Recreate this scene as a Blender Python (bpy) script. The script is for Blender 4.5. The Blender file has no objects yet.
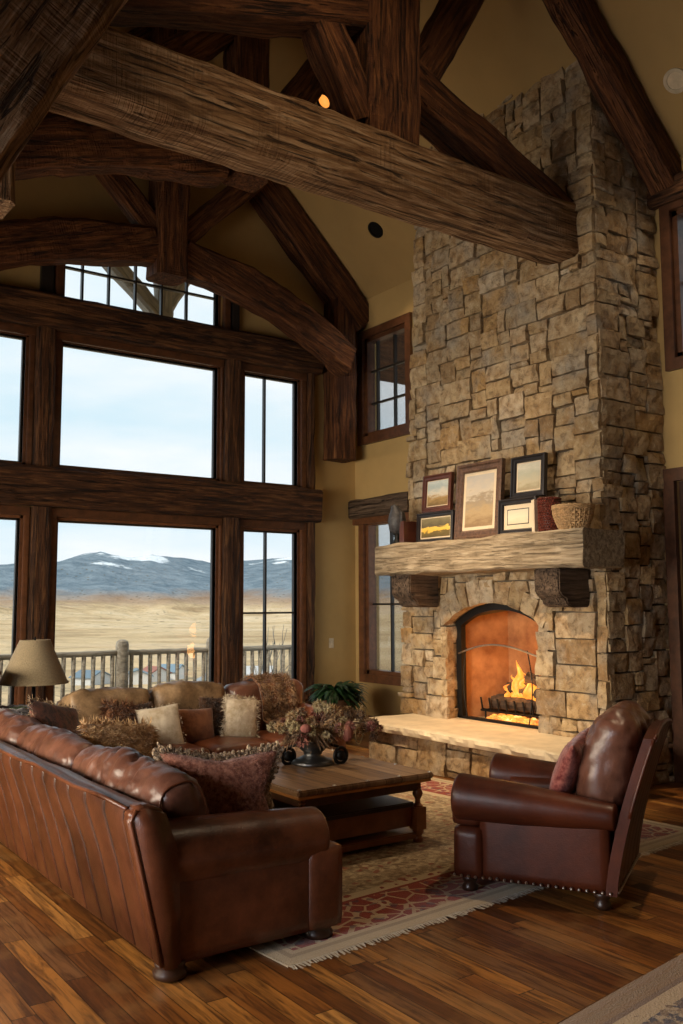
import bpy, bmesh, math, random
from mathutils import Vector, Matrix, Euler, noise
S = bpy.context.scene
COL = S.collection
rnd = random.Random(7)
R = math.radians
PI = math.pi

# ------------------------------------------------------------------ camera
cam_d = bpy.data.cameras.new('camera'); cam = bpy.data.objects.new('camera', cam_d); COL.objects.link(cam)
yaw, pitch, roll = R(35.3), R(5.816), R(-.174)
fw = Vector((math.sin(yaw)*math.cos(pitch), math.cos(yaw)*math.cos(pitch), math.sin(pitch)))
rt0 = Vector((math.cos(yaw), -math.sin(yaw), 0)); up0 = rt0.cross(fw)
rt = rt0*math.cos(roll) + up0*math.sin(roll); up = -rt0*math.sin(roll) + up0*math.cos(roll)
m = Matrix((rt, up, -fw)).transposed().to_4x4(); m.translation = (0, 0, 1.5)
cam.matrix_world = m
cam_d.sensor_fit = 'HORIZONTAL'; cam_d.sensor_width = 36
cam_d.lens = 906.07/683*36
cam_d.clip_end = 60000; cam_d.clip_start = .05
S.camera = cam
# ------------------------------------------------------------------ colour management
S.view_settings.view_transform = 'Standard'; S.view_settings.look = 'None'
S.view_settings.gamma = 1; S.view_settings.use_curve_mapping = False
S.view_settings.exposure = 0.0
# ------------------------------------------------------------------ world
W = bpy.data.worlds.new('sky'); S.world = W; W.use_nodes = True
nt = W.node_tree; nt.nodes.clear()
def nd(nt, t, **k):
    n = nt.nodes.new(t)
    for a, b in k.items():
        if a.startswith('i_'): n.inputs[a[2:].replace('_', ' ')].default_value = b
        else: setattr(n, a, b)
    return n
out = nd(nt, 'ShaderNodeOutputWorld'); bg = nd(nt, 'ShaderNodeBackground'); bg.inputs[1].default_value = 1.1
tc = nd(nt, 'ShaderNodeTexCoord'); mp = nd(nt, 'ShaderNodeMapping'); mp.inputs['Scale'].default_value = (1.5, 1.5, 6)
nz = nd(nt, 'ShaderNodeTexNoise'); nz.inputs['Scale'].default_value = 2.2; nz.inputs['Detail'].default_value = 6
cr = nd(nt, 'ShaderNodeValToRGB'); cr.color_ramp.elements[0].position = .38; cr.color_ramp.elements[1].position = .68
cr.color_ramp.elements[0].color = (.66, .84, .93, 1); cr.color_ramp.elements[1].color = (.92, .96, .98, 1)
L = nt.links.new
L(tc.outputs['Generated'], mp.inputs['Vector']); L(mp.outputs[0], nz.inputs['Vector']); L(nz.outputs[0], cr.inputs[0])
L(cr.outputs[0], bg.inputs[0]); L(bg.outputs[0], out.inputs[0])
# ------------------------------------------------------------------ lights
def lamp(name, kind, loc, energy, color, direction=None, **k):
    d = bpy.data.lights.new(name, kind); d.energy = energy; d.color = color
    for a, b in k.items(): setattr(d, a, b)
    o = bpy.data.objects.new(name, d); COL.objects.link(o); o.location = loc
    if direction is not None: o.rotation_euler = Vector(direction).to_track_quat('-Z', 'Y').to_euler()
    return o
lamp('sun', 'SUN', (0, 0, 50), 3.0, (1, .90, .74), (.9, .14, -.64), angle=R(1.5))
# added fill lamps standing in for daylight behind the unseen left-wall openings
lamp('fill_left', 'AREA', (-2.25, 5.6, 1.6), 300, (1, .86, .66), (1, .16, -.22), shape='RECTANGLE', size=3.7, size_y=1.6, spread=R(120))
lamp('fill_left_near', 'AREA', (-2.25, 2.5, 1.6), 60, (.9, .92, 1), (1, .1, -.25), shape='RECTANGLE', size=1.8, size_y=1.5, spread=R(120))
WARM = (1, .75, .48)
def warm_spot(x, y, z, to, e, ang=50, blend=.8, size=.06):  # serves the visible cans and the added fill spots
    lamp('can_or_fill_beam', 'SPOT', (x, y, z), e, WARM, Vector(to)-Vector((x, y, z)), spot_size=R(ang), spot_blend=blend, shadow_soft_size=size)
warm_spot(3.5, 6.1, 7.75, (5.75, 5.95, .75), 1000, 34, 1)  # added unseen spot brightening the fireplace
warm_spot(1.4, 6.0, 5.55, (5.6, 5.95, .65), 1600, 38, 1)  # added unseen spot from the left, lifts the hearth front
warm_spot(6.33, 8.22, 5.70, (6.2, 7.9, 0.3), 90, 90, 1)
warm_spot(6.42, 4.22, 5.60, (6.3, 4.1, 0), 50, 90, 1)
warm_spot(3.2, 6.1, 7.4, (3.4, 5.4, 0.4), 500, 38, 1)  # added unseen fill over the coffee table
warm_spot(4.6, 2.2, 7.4, (3.1, 2.4, 0), 620, 34, 1)  # added unseen fill warming the foreground floor
warm_spot(2.6, 2.2, 6.7, (3.6, 5.13, 4.7), 190, 60, 1)  # added unseen fill on the near face of the tie beam

# ------------------------------------------------------------------ node material helpers
class M:
    def __init__(s, name):
        s.m = bpy.data.materials.new(name); s.m.use_nodes = True; s.nt = s.m.node_tree
        s.b = s.nt.nodes['Principled BSDF']; s.n = 0
    def N(s, t, **k): return nd(s.nt, t, **k)
    def L(s, a, b): s.nt.links.new(a, b)
    def coord(s, scale=(1, 1, 1), rot=(0, 0, 0), kind='Object', rand=False):
        t = s.N('ShaderNodeTexCoord'); p = s.N('ShaderNodeMapping')
        p.inputs['Scale'].default_value = scale; p.inputs['Rotation'].default_value = rot
        s.L(t.outputs[kind], p.inputs['Vector'])
        if rand:
            oi = s.N('ShaderNodeObjectInfo'); mu = s.N('ShaderNodeMath', operation='MULTIPLY'); mu.inputs[1].default_value = 37
            s.L(oi.outputs['Random'], mu.inputs[0]); s.L(mu.outputs[0], p.inputs['Location'])
        return p.outputs[0]
    def noise(s, vec, scale, detail=6, rough=.6, dist=0):
        n = s.N('ShaderNodeTexNoise'); n.inputs['Scale'].default_value = scale; n.inputs['Detail'].default_value = detail
        n.inputs['Roughness'].default_value = rough; n.inputs['Distortion'].default_value = dist
        s.L(vec, n.inputs['Vector']); return n.outputs[0]
    def ramp(s, fac, stops, interp='LINEAR'):
        r = s.N('ShaderNodeValToRGB'); r.color_ramp.interpolation = interp
        e = r.color_ramp.elements
        while len(e) < len(stops): e.new(.5)
        for i, (p, c) in enumerate(stops):
            e[i].position = p; e[i].color = (*c, 1) if len(c) == 3 else c
        s.L(fac, r.inputs[0]); return r.outputs[0]
    def mix(s, fac, a, b, mode='MIX'):
        x = s.N('ShaderNodeMix', data_type='RGBA', blend_type=mode)
        if isinstance(fac, (int, float)): x.inputs[0].default_value = fac
        else: s.L(fac, x.inputs[0])
        for k, v in ((6, a), (7, b)):
            if isinstance(v, tuple): x.inputs[k].default_value = (*v, 1)
            else: s.L(v, x.inputs[k])
        return x.outputs[2]
    def math(s, op, a, b=0.):
        x = s.N('ShaderNodeMath', operation=op)
        for k, v in ((0, a), (1, b)):
            if isinstance(v, (int, float)): x.inputs[k].default_value = v
            else: s.L(v, x.inputs[k])
        return x.outputs[0]
    def bump(s, h, strength=.5, dist=.01):
        b = s.N('ShaderNodeBump'); b.inputs['Strength'].default_value = strength; b.inputs['Distance'].default_value = dist
        s.L(h, b.inputs['Height']); s.L(b.outputs[0], s.b.inputs['Normal'])
    def col(s, c):
        if isinstance(c, tuple): s.b.inputs['Base Color'].default_value = (*c, 1)
        else: s.L(c, s.b.inputs['Base Color'])
        return s
    def pr(s, rough=.6, metal=0, spec=.5, coat=0, sheen=0):
        s.b.inputs['Roughness'].default_value = rough; s.b.inputs['Metallic'].default_value = metal
        s.b.inputs['Specular IOR Level'].default_value = spec; s.b.inputs['Coat Weight'].default_value = coat
        s.b.inputs['Coat Roughness'].default_value = .25; s.b.inputs['Sheen Weight'].default_value = sheen
        return s
def simple(name, c, rough=.6, metal=0, var=.25, scale=8, spec=.5, bump=0, coat=0):
    x = M(name); v = x.coord()
    n = x.noise(v, scale)
    x.col(x.ramp(n, [(.3, tuple(k*(1-var) for k in c)), (.7, tuple(min(1, k*(1+var)) for k in c))])); x.pr(rough, metal, spec, coat)
    if bump: x.bump(x.noise(v, scale*8), bump, .004)
    return x.m
def timber_mat(name, dark, mid, light, rough=.75, saw=.35, crack=.75):
    x = M(name)
    v = x.coord((.7, 9, 9), rand=True); v2 = x.coord((1, 1, 1), rand=True)
    g = x.noise(v, 3.2, 8, .65, .6); big = x.noise(v2, 2.1, 4, .6)
    c = x.ramp(g, [(.34, dark), (.5, mid), (.64, light)])
    c = x.mix(x.math('MULTIPLY', big, .55), c, tuple(k*.35 for k in dark), 'MIX')
    crk = x.noise(x.coord((.5, 16, 16), rand=True), 2.2, 5, .6, 1.4)
    cm = x.ramp(crk, [(.36, (0, 0, 0)), (.44, (1, 1, 1))])
    c = x.mix(1, c, x.mix(crack, (1, 1, 1), cm), 'MULTIPLY')
    wf = x.noise(x.coord((55, 2.2, 2.2), rand=True), 1, 3, .55, .4); wf = x.math('MULTIPLY', x.ramp(wf, [(.42, (0, 0, 0)), (.6, (1, 1, 1))]), x.ramp(x.noise(v2, 3.3, 3), [(.42, (.1, .1, .1)), (.62, (1, 1, 1))]))
    c = x.mix(x.math('MULTIPLY', wf, saw*.6), c, dark)
    x.col(c); x.pr(rough, 0, .3)
    h = x.math('ADD', x.math('MULTIPLY', g, .8), x.math('ADD', x.math('MULTIPLY', wf, -saw*.6), x.math('MULTIPLY', x.ramp(crk, [(.35, (0, 0, 0)), (.44, (1, 1, 1))]), 1.6*crack)))
    x.bump(h, 1., .035)
    return x.m
T_GREY = timber_mat('weathered_timber', (.105, .048, .020), (.33, .185, .085), (.62, .42, .25), saw=.4)
T_DARK = timber_mat('red_brown_timber', (.035, .011, .004), (.13, .045, .015), (.26, .105, .036), saw=.25)
T_POST = timber_mat('window_timber', (.022, .008, .003), (.085, .032, .011), (.21, .095, .034), saw=.1)
T_MANT = timber_mat('mantel_timber', (.20, .145, .09), (.40, .31, .20), (.58, .47, .33), saw=.25, crack=.3)
T_CORB = timber_mat('corbel_timber', (.05, .03, .02), (.13, .085, .055), (.22, .15, .1), saw=.2)
T_DECK = timber_mat('grey_log', (.26, .23, .19), (.42, .37, .30), (.58, .52, .42), saw=0, crack=.08)
TRIM = simple('stained_trim', (.085, .033, .014), .45, var=.4, scale=12, bump=.15)
TRIM_RED = simple('stained_red_trim', (.13, .05, .02), .45, var=.35, scale=12, bump=.15)
SASH = simple('dark_sash', (.02, .016, .014), .4)
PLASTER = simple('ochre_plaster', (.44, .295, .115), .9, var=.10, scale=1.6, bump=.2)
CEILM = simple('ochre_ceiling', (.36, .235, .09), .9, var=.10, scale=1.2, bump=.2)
def glass_mat():
    x = M('window_glass'); nt = x.nt; o = nt.nodes['Material Output']
    tr = x.N('ShaderNodeBsdfTransparent'); gl = x.N('ShaderNodeBsdfGlossy'); gl.inputs['Roughness'].default_value = .02
    fr = x.N('ShaderNodeFresnel'); fr.inputs[0].default_value = 1.45; ms = x.N('ShaderNodeMixShader')
    x.L(x.math('MULTIPLY', fr.outputs[0], .6), ms.inputs[0]); x.L(tr.outputs[0], ms.inputs[1]); x.L(gl.outputs[0], ms.inputs[2]); x.L(ms.outputs[0], o.inputs[0])
    return x.m
GLASS = glass_mat()
def stone_mat(name, warm=1):
    x = M(name); v = x.coord()
    at = x.N('ShaderNodeAttribute', attribute_name='stone')
    n1 = x.noise(v, 7, 8, .65); n2 = x.noise(v, 2.5, 4); n3 = x.noise(v, 40, 6, .7)
    base = x.ramp(at.outputs['Fac'], [(0, (.32, .215, .115)), (.2, (.54, .39, .21)), (.4, (.42, .32, .20)), (.6, (.66, .50, .30)), (.8, (.48, .29, .11)), (1, (.74, .62, .45))])
    n4 = x.noise(v, 14, 8, .75, .5)
    c = x.mix(x.ramp(n1, [(.42, (0, 0, 0)), (.66, (.75, .75, .75))]), base, (.32, .17, .06))
    c = x.mix(x.ramp(n2, [(.50, (0, 0, 0)), (.68, (.75, .75, .75))]), c, (.38, .345, .285))
    c = x.mix(x.ramp(n4, [(.50, (0, 0, 0)), (.62, (.6, .6, .6))]), c, (.11, .075, .045))
    c = x.mix(x.ramp(n4, [(.34, (.6, .6, .6)), (.44, (0, 0, 0))]), c, (.66, .55, .40))
    c = x.mix(x.math('MULTIPLY', n3, .25), c, (.10, .075, .05))
    x.col(c); x.pr(.88, 0, .25)
    x.bump(x.math('ADD', x.math('MULTIPLY', n4, .8), x.math('ADD', x.math('MULTIPLY', n1, .5), x.math('MULTIPLY', n3, .5))), 1., .03)
    return x.m
STONE = stone_mat('ashlar_stone')
MORTAR = simple('dark_mortar', (.10, .075, .05), .95)
SLAB = simple('buff_sandstone', (.60, .49, .33), .8, var=.16, scale=5, bump=.6)
def leather(name, c, c2, rough=.36, scale=3.):
    x = M(name); v = x.coord()
    n = x.noise(v, scale, 6, .6); n2 = x.noise(v, scale*6, 5, .7)
    f = x.math('ADD', x.math('MULTIPLY', n, .75), x.math('MULTIPLY', n2, .3))
    x.col(x.ramp(f, [(.36, c), (.68, c2)])); x.pr(rough, 0, .42, .10)
    vo = x.N('ShaderNodeTexVoronoi'); vo.inputs['Scale'].default_value = 130; x.L(v, vo.inputs['Vector'])
    x.bump(x.math('ADD', x.math('MULTIPLY', vo.outputs[0], .3), n2), .25, .006)
    return x.m
LEATHER = leather('brown_leather', (.040, .011, .005), (.160, .050, .021), .32)
LEATHER_P = leather('creased_leather', (.065, .024, .015), (.165, .068, .042), .33, 6)
LEATHER_C = leather('club_leather', (.034, .007, .003), (.095, .022, .008), .42); LEATHER_C.node_tree.nodes['Principled BSDF'].inputs['Specular IOR Level'].default_value = .28
def leather_strips():
    m_ = LEATHER.copy(); m_.name = 'seamed_leather'; nt_ = m_.node_tree; b = nt_.nodes['Principled BSDF']; src = b.inputs['Base Color'].links[0].from_socket
    at = nt_.nodes.new('ShaderNodeAttribute'); at.attribute_name = 'strip'; r = nt_.nodes.new('ShaderNodeMapRange'); r.inputs[1].default_value = -1; r.inputs[2].default_value = 1; r.inputs[3].default_value = .28; r.inputs[4].default_value = .72
    mx = nt_.nodes.new('ShaderNodeVectorMath'); mx.operation = 'SCALE'; nt_.links.new(at.outputs['Fac'], r.inputs[0]); nt_.links.new(src, mx.inputs[0]); nt_.links.new(r.outputs[0], mx.inputs['Scale']); nt_.links.new(mx.outputs[0], b.inputs['Base Color']); return m_
LEATHER_S = leather_strips()
TANLE = leather('tan_hide', (.10, .055, .025), (.36, .23, .12), .5, 9)
def fabric(name, c, c2, scale=30, rough=.9):
    x = M(name); v = x.coord(); n = x.noise(v, scale, 4, .7)
    x.col(x.ramp(n, [(.38, c), (.62, c2)])); x.pr(rough, 0, .2, 0, .3); x.bump(n, .6, .01); return x.m
BURG = fabric('burgundy_chenille', (.14, .038, .022), (.42, .19, .125), 45)
FRINGE = fabric('brown_fringe', (.10, .06, .035), (.46, .33, .20), 60)
FURBR = fabric('russet_fur', (.06, .02, .008), (.20, .08, .03), 14)
FURDK = fabric('dark_brown_fur', (.03, .014, .008), (.10, .045, .02), 14)
FURTAN = fabric('tan_fur', (.30, .16, .065), (.62, .42, .22), 18)
FURTHR = fabric('brown_throw_fur', (.10, .045, .018), (.34, .20, .10), 12)
CREAM = fabric('cream_hide', (.42, .33, .22), (.66, .57, .44), 9)
RUSSET = fabric('russet_suede', (.13, .042, .014), (.22, .08, .028), 10)
PLAID = fabric('dark_plaid', (.03, .02, .02), (.15, .055, .035), 22)
REDPAT = fabric('red_pattern', (.13, .018, .016), (.34, .11, .085), 26)
LINEN = fabric('linen_shade', (.22, .17, .10), (.29, .225, .135), 90)
BLACK = simple('black_iron', (.012, .011, .010), .5, .6)
STEEL = simple('brushed_silver', (.55, .53, .50), .3, 1)
TABLEW = None

# ------------------------------------------------------------------ mesh helpers
def link(name, me, mat=None, parent=None):
    o = bpy.data.objects.new(name, me); COL.objects.link(o)
    if mat:
        for q in (mat if isinstance(mat, (list, tuple)) else [mat]): me.materials.append(q)
    if parent: o.parent = parent
    return o
class MB:
    def __init__(s): s.v = []; s.f = []; s.c = []; s.mi = []; s.cc = 0.; s.cm = 0
    def add(s, vs, fs):
        b = len(s.v); s.v += [tuple(q) for q in vs]
        for f in fs: s.f.append(tuple(i+b for i in f)); s.c.append(s.cc); s.mi.append(s.cm)
    def box(s, a, b, T=None):
        x0, y0, z0 = a; x1, y1, z1 = b
        vs = [Vector(q) for q in ((x0,y0,z0),(x1,y0,z0),(x1,y1,z0),(x0,y1,z0),(x0,y0,z1),(x1,y0,z1),(x1,y1,z1),(x0,y1,z1))]
        if T: vs = [T @ q for q in vs]
        s.add(vs, [(0,3,2,1),(4,5,6,7),(0,1,5,4),(1,2,6,5),(2,3,7,6),(3,0,4,7)])
    def prism(s, poly, axis, a, b):
        # poly is a list of 2-D points in the two other axes (ordered x<y<z), extruded along axis from a to b
        def P(p, t):
            q = list(p); q.insert(axis, t); return tuple(q)
        n = len(poly)
        s.add([P(p, a) for p in poly] + [P(p, b) for p in poly],
              [tuple(range(n))[::-1], tuple(range(n, 2*n))] + [(i, (i+1) % n, n+(i+1) % n, n+i) for i in range(n)])
    def tube(s, pts, rad, n=10, cap=True):
        pts = [Vector(p) for p in pts]
        if isinstance(rad, (int, float)): rad = [rad]*len(pts)
        rings = []; prev = None
        for i, p in enumerate(pts):
            t = (pts[min(i+1, len(pts)-1)] - pts[max(i-1, 0)]).normalized()
            if prev is None:
                u = t.orthogonal().normalized()
            else:
                u = (prev - t*prev.dot(t)).normalized()
            prev = u; w = t.cross(u)
            rings.append([p + (u*math.cos(2*PI*k/n) + w*math.sin(2*PI*k/n))*rad[i] for k in range(n)])
        vs = [q for r_ in rings for q in r_]; fs = []
        for i in range(len(pts)-1):
            for k in range(n): fs.append((i*n+k, i*n+(k+1) % n, (i+1)*n+(k+1) % n, (i+1)*n+k))
        if cap: fs += [tuple(range(n))[::-1], tuple(range((len(pts)-1)*n, len(pts)*n))]
        s.add(vs, fs)
    def lathe(s, prof, c=(0, 0, 0), n=20):
        c = Vector(c); vs = []; fs = []
        for (r_, z) in prof:
            for k in range(n): vs.append(c + Vector((r_*math.cos(2*PI*k/n), r_*math.sin(2*PI*k/n), z)))
        for i in range(len(prof)-1):
            for k in range(n): fs.append((i*n+k, i*n+(k+1) % n, (i+1)*n+(k+1) % n, (i+1)*n+k))
        fs += [tuple(range(n))[::-1], tuple(range((len(prof)-1)*n, len(prof)*n))]
        s.add(vs, fs)
    def grid(s, fn, nu, nv, closed_u=False):
        vs = [fn(i/nu, j/nv) for j in range(nv+1) for i in range(nu+(0 if closed_u else 1))]
        w = nu if closed_u else nu+1; fs = []
        for j in range(nv):
            for i in range(nu):
                fs.append((j*w+i, j*w+(i+1) % w, (j+1)*w+(i+1) % w, (j+1)*w+i))
        s.add(vs, fs)
    def sphere(s, c, r, n=12, sc=(1, 1, 1)):
        c = Vector(c); prof = [(math.sin(PI*i/n)*r, -math.cos(PI*i/n)*r) for i in range(n+1)]
        prof[0] = (1e-4, -r); prof[-1] = (1e-4, r)
        b = len(s.v); s.lathe(prof, (0, 0, 0), n+2)
        for i in range(b, len(s.v)):
            x, y, z = s.v[i]; s.v[i] = (c.x+x*sc[0], c.y+y*sc[1], c.z+z*sc[2])
    def build(s, name, mat=None, parent=None, smooth=False, attr=None, T=None, auto=None):
        me = bpy.data.meshes.new(name); vv = s.v if T is None else [tuple(T @ Vector(q)) for q in s.v]
        me.from_pydata(vv, [], s.f); me.update()
        bm = bmesh.new(); bm.from_mesh(me); bmesh.ops.recalc_face_normals(bm, faces=bm.faces); bm.to_mesh(me); bm.free()
        if attr:
            a = me.attributes.new(attr, 'FLOAT', 'FACE'); a.data.foreach_set('value', s.c)
        if any(s.mi): me.polygons.foreach_set('material_index', s.mi)
        if smooth: me.polygons.foreach_set('use_smooth', [True]*len(me.polygons))
        if auto:
            me.set_sharp_from_angle(angle=R(auto))
        return link(name, me, mat, parent)
def tag(o, label=None, cat=None, group=None, kind=None):
    if label: o['label'] = label
    if cat: o['category'] = cat
    if group: o['group'] = group
    if kind: o['kind'] = kind
    return o
def empty(name, loc=(0, 0, 0), rz=0, label=None, cat=None, group=None, kind=None):
    o = bpy.data.objects.new(name, None); COL.objects.link(o); o.location = loc; o.rotation_euler = (0, 0, rz); o.empty_display_size = .1
    return tag(o, label, cat, group, kind)
def put(o, root):
    """parent o (built in world coordinates) to a root that is only translated/rotated"""
    o.parent = root
    mw = Matrix.Translation(root.location) @ root.rotation_euler.to_matrix().to_4x4()
    o.matrix_parent_inverse = mw.inverted(); return o
def bxw(name, a, b, mat, root=None, bevel=0):
    """world-space box with its origin at its centre"""
    c = (Vector(a)+Vector(b))/2; h = Vector([abs(q) for q in (Vector(b)-Vector(a))])/2
    mb = MB(); mb.box(-h, h); o = mb.build(name, mat)
    if bevel: bev(o, bevel)
    o.location = c
    if root: put(o, root)
    return o
def bev(o, w, seg=2):
    bm = bmesh.new(); bm.from_mesh(o.data)
    bmesh.ops.bevel(bm, geom=list(bm.edges), offset=w, segments=seg, affect='EDGES', clamp_overlap=True)
    bm.to_mesh(o.data); bm.free(); return o
def nz3(p, s=1., seed=0): return noise.noise(Vector(p)*s + Vector((seed*7.3, seed*3.1, seed*1.7)))
def timber(name, pts, w, h, mat, root=None, rough=.012, seed=0, chamfer=.035, side=Vector((0, 1, 0)), step=.12, mesh_only=False):
    """hewn beam following pts (centre line). w along 'side', h across. Local X follows the beam."""
    pts = [Vector(p) for p in pts]; p0 = pts[0]; d = (pts[-1]-p0); Lg = d.length; ex = d.normalized()
    ey = (side - ex*side.dot(ex)).normalized(); ez = ex.cross(ey)
    mat3 = Matrix((ex, ey, ez)).transposed()
    loc = [mat3.transposed() @ (p-p0) for p in pts]
    segs = max(2, int(Lg/step)); mb = MB(); prof = []
    hw, hh, c = w/2, h/2, min(chamfer, w/4, h/4)
    def edge(a, b, n): return [(a[0]+(b[0]-a[0])*i/n, a[1]+(b[1]-a[1])*i/n) for i in range(n)]
    cs = [(-hw+c, -hh), (hw-c, -hh), (hw, -hh+c), (hw, hh-c), (hw-c, hh), (-hw+c, hh), (-hw, hh-c), (-hw, -hh+c)]
    for i in range(8): prof += edge(cs[i], cs[(i+1) % 8], 4 if i % 2 == 0 else 1)
    n = len(prof)
    def cl(x):
        for i in range(len(loc)-1):
            a, b = loc[i], loc[i+1]
            if x <= b.x or i == len(loc)-2:
                t = (x-a.x)/(b.x-a.x); t = max(0, min(1, t))
                if len(loc) > 2:
                    pa = loc[i-1] if i > 0 else a-(b-a); pb = loc[i+2] if i+2 < len(loc) else b+(b-a)
                    f = lambda k: .5*((2*a[k])+(-pa[k]+b[k])*t+(2*pa[k]-5*a[k]+4*b[k]-pb[k])*t*t+(-pa[k]+3*a[k]-3*b[k]+pb[k])*t**3)
                    return f(1), f(2)
                return a[1]+(b[1]-a[1])*t, a[2]+(b[2]-a[2])*t
    vs = []
    for i in range(segs+1):
        x = Lg*i/segs; cy, cz = cl(x)
        for (a, b) in prof:
            q = Vector((x, a, b)); k = nz3(q, 3.2, seed+1)*rough + nz3(q, 9, seed+5)*rough*.5
            s_ = Vector((a/hw, b/hh)); vs.append((x + (nz3(q, 5, seed)*rough if i in (0, segs) else 0), cy+a+s_.x*k*1.2, cz+b+s_.y*k*1.2))
    fs = []
    for i in range(segs):
        for k in range(n): fs.append((i*n+k, i*n+(k+1) % n, (i+1)*n+(k+1) % n, (i+1)*n+k))
    fs += [tuple(range(n))[::-1], tuple(range(segs*n, segs*n+n))]
    mb.add(vs, fs); o = mb.build(name, mat)
    o.matrix_world = Matrix.Translation(p0) @ mat3.to_4x4()
    bpy_m = o.matrix_world.copy()
    o.location = p0; o.rotation_euler = mat3.to_euler()
    if root: put(o, root)
    return o

# ------------------------------------------------------------------ the setting
XR, YB = 6.85, 9.37           # right wall, window wall
XL, YF = -1.9, -3.0
RX, RZ, SL = 3.95, 8.233, .97  # ridge
def zc(x): return RZ - SL*abs(x-RX)
def holes_wall(name, u0, u1, v0, v1, holes, mk, mat):
    us = sorted({u0, u1, *[q for h in holes for q in h[:2]]}); vs = sorted({v0, v1, *[q for h in holes for q in h[2:]]})
    mb = MB()
    for i in range(len(us)-1):
        j = 0
        while j < len(vs)-1:
            inside = lambda j: any(h[0]-1e-6 <= us[i] and us[i+1] <= h[1]+1e-6 and h[2]-1e-6 <= vs[j] and vs[j+1] <= h[3]+1e-6 for h in holes)
            if inside(j): j += 1; continue
            k = j
            while k+1 < len(vs)-1 and not inside(k+1): k += 1
            mb.box(*mk(us[i], us[i+1], vs[j], vs[k+1])); j = k+1
    return mb
# floor
x = M('plank_floor'); v = x.coord()
sp = x.N('ShaderNodeSeparateXYZ'); x.L(v, sp.inputs[0])
colm = x.math('DIVIDE', sp.outputs[0], .092); ci = x.math('FLOOR', colm)
wn = x.N('ShaderNodeTexWhiteNoise', noise_dimensions='1D'); x.L(ci, wn.inputs['W'])
yy = x.math('DIVIDE', x.math('ADD', sp.outputs[1], x.math('MULTIPLY', wn.outputs[0], 9)), 1.15); ri = x.math('FLOOR', yy)
cb = x.N('ShaderNodeCombineXYZ'); x.L(ci, cb.inputs[0]); x.L(ri, cb.inputs[1])
wn2 = x.N('ShaderNodeTexWhiteNoise', noise_dimensions='2D'); x.L(cb.outputs[0], wn2.inputs['Vector'])
base = x.ramp(wn2.outputs[0], [(0, (.055, .018, .005)), (.2, (.25, .088, .018)), (.42, (.11, .036, .010)), (.6, (.40, .16, .032)), (.75, (.16, .07, .027)), (.9, (.50, .23, .055)), (1, (.21, .075, .018))])
vv = x.N('ShaderNodeVectorMath', operation='MULTIPLY_ADD'); vv.inputs[1].default_value = (22, 1.6, 1)
sc = x.N('ShaderNodeVectorMath', operation='SCALE'); sc.inputs['Scale'].default_value = 13; x.L(wn2.outputs[1], sc.inputs[0])
x.L(v, vv.inputs[0]); x.L(sc.outputs[0], vv.inputs[2])
g = x.noise(vv.outputs[0], 1.6, 8, .65, .8); st = x.noise(v, 2.2, 5, .6)
c = x.mix(x.ramp(g, [(.42, (0, 0, 0)), (.62, (.85, .85, .85))]), base, (.045, .016, .006))
c = x.mix(x.ramp(st, [(.52, (0, 0, 0)), (.72, (.6, .6, .6))]), c, (.30, .15, .05))
fx = x.math('FRACT', colm); fy = x.math('FRACT', yy)
e1 = x.math('LESS_THAN', fx, .035); e2 = x.math('LESS_THAN', fy, .004); ed = x.math('MAXIMUM', e1, e2)
c = x.mix(ed, c, (.012, .006, .003)); x.col(c); x.pr(.3, 0, .33, .0)
x.L(x.math('ADD', .24, x.math('MULTIPLY', g, .25)), x.b.inputs['Roughness'])
x.bump(x.math('SUBTRACT', x.math('MULTIPLY', g, .25), ed), .35, .008)
FLOOR = x.m
mb = MB(); mb.box((XL-.2, YF-.2, -.2), (XR+.2, YB+.25, 0)); tag(mb.build('floor', FLOOR), kind='structure')
# window wall (gable)
WL, WM, WR = (1.55, 2.63), (3.02, 4.85), (5.22, 5.965)
LO, UPZ, AR = (.45, 2.38), (2.955, 4.27), (4.78, 5.62)
holes = [(*w, *z) for w in (WL, WM, WR) for z in (LO, UPZ)] + [(*WM, *AR)]
mb = holes_wall('wall_back', XL, XR+.2, 0, 2.56, [h for h in holes if h[3] < 2.5], lambda a, b, c, d: ((a, YB, c), (b, YB+.10, d)), PLASTER)
m2 = holes_wall('wall_back', .0, XR+.2, 2.56, 5.22, [], lambda a, b, c, d: ((a, YB, c), (b, YB+.10, d)), PLASTER) if 0 else holes_wall('w', .9, XR, 2.56, 5.22, [h for h in holes if h[2] > 2.5 and h[3] < 5]+[(*WM, 4.78, 5.22)], lambda a, b, c, d: ((a, YB, c), (b, YB+.10, d)), PLASTER)
mb.add(m2.v, m2.f)
mb.prism([(.9, 2.56), (.9, 5.22), (XL, 2.56)], 1, YB, YB+.10)
mb.prism([(.9, 5.22), (WM[0], 5.22), (WM[0], zc(WM[0])+.05), (.9, 5.27)], 1, YB, YB+.10)
mb.prism([(WM[1], 5.22), (XR, 5.22), (XR, zc(XR)+.05), (WM[1], zc(WM[1])+.05)], 1, YB, YB+.10)
mb.prism([(WM[0], 5.62), (WM[1], 5.62), (WM[1], zc(WM[1])+.05), (RX, RZ+.05), (WM[0], zc(WM[0])+.05)], 1, YB, YB+.10)
tag(mb.build('wall_back', PLASTER), kind='structure')
# right wall
RH = [(8.28, 9.14, 3.62, 4.90), (8.30, 9.14, .64, 2.54), (3.62, 4.60, 3.62, 4.95), (3.58, 4.66, 0, 2.55)]
tag(holes_wall('wall_right', YF, YB, 0, zc(XR)+.06, RH, lambda a, b, c, d: ((XR, a, c), (XR+.2, b, d)), PLASTER).build('wall_right', PLASTER), kind='structure')
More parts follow.
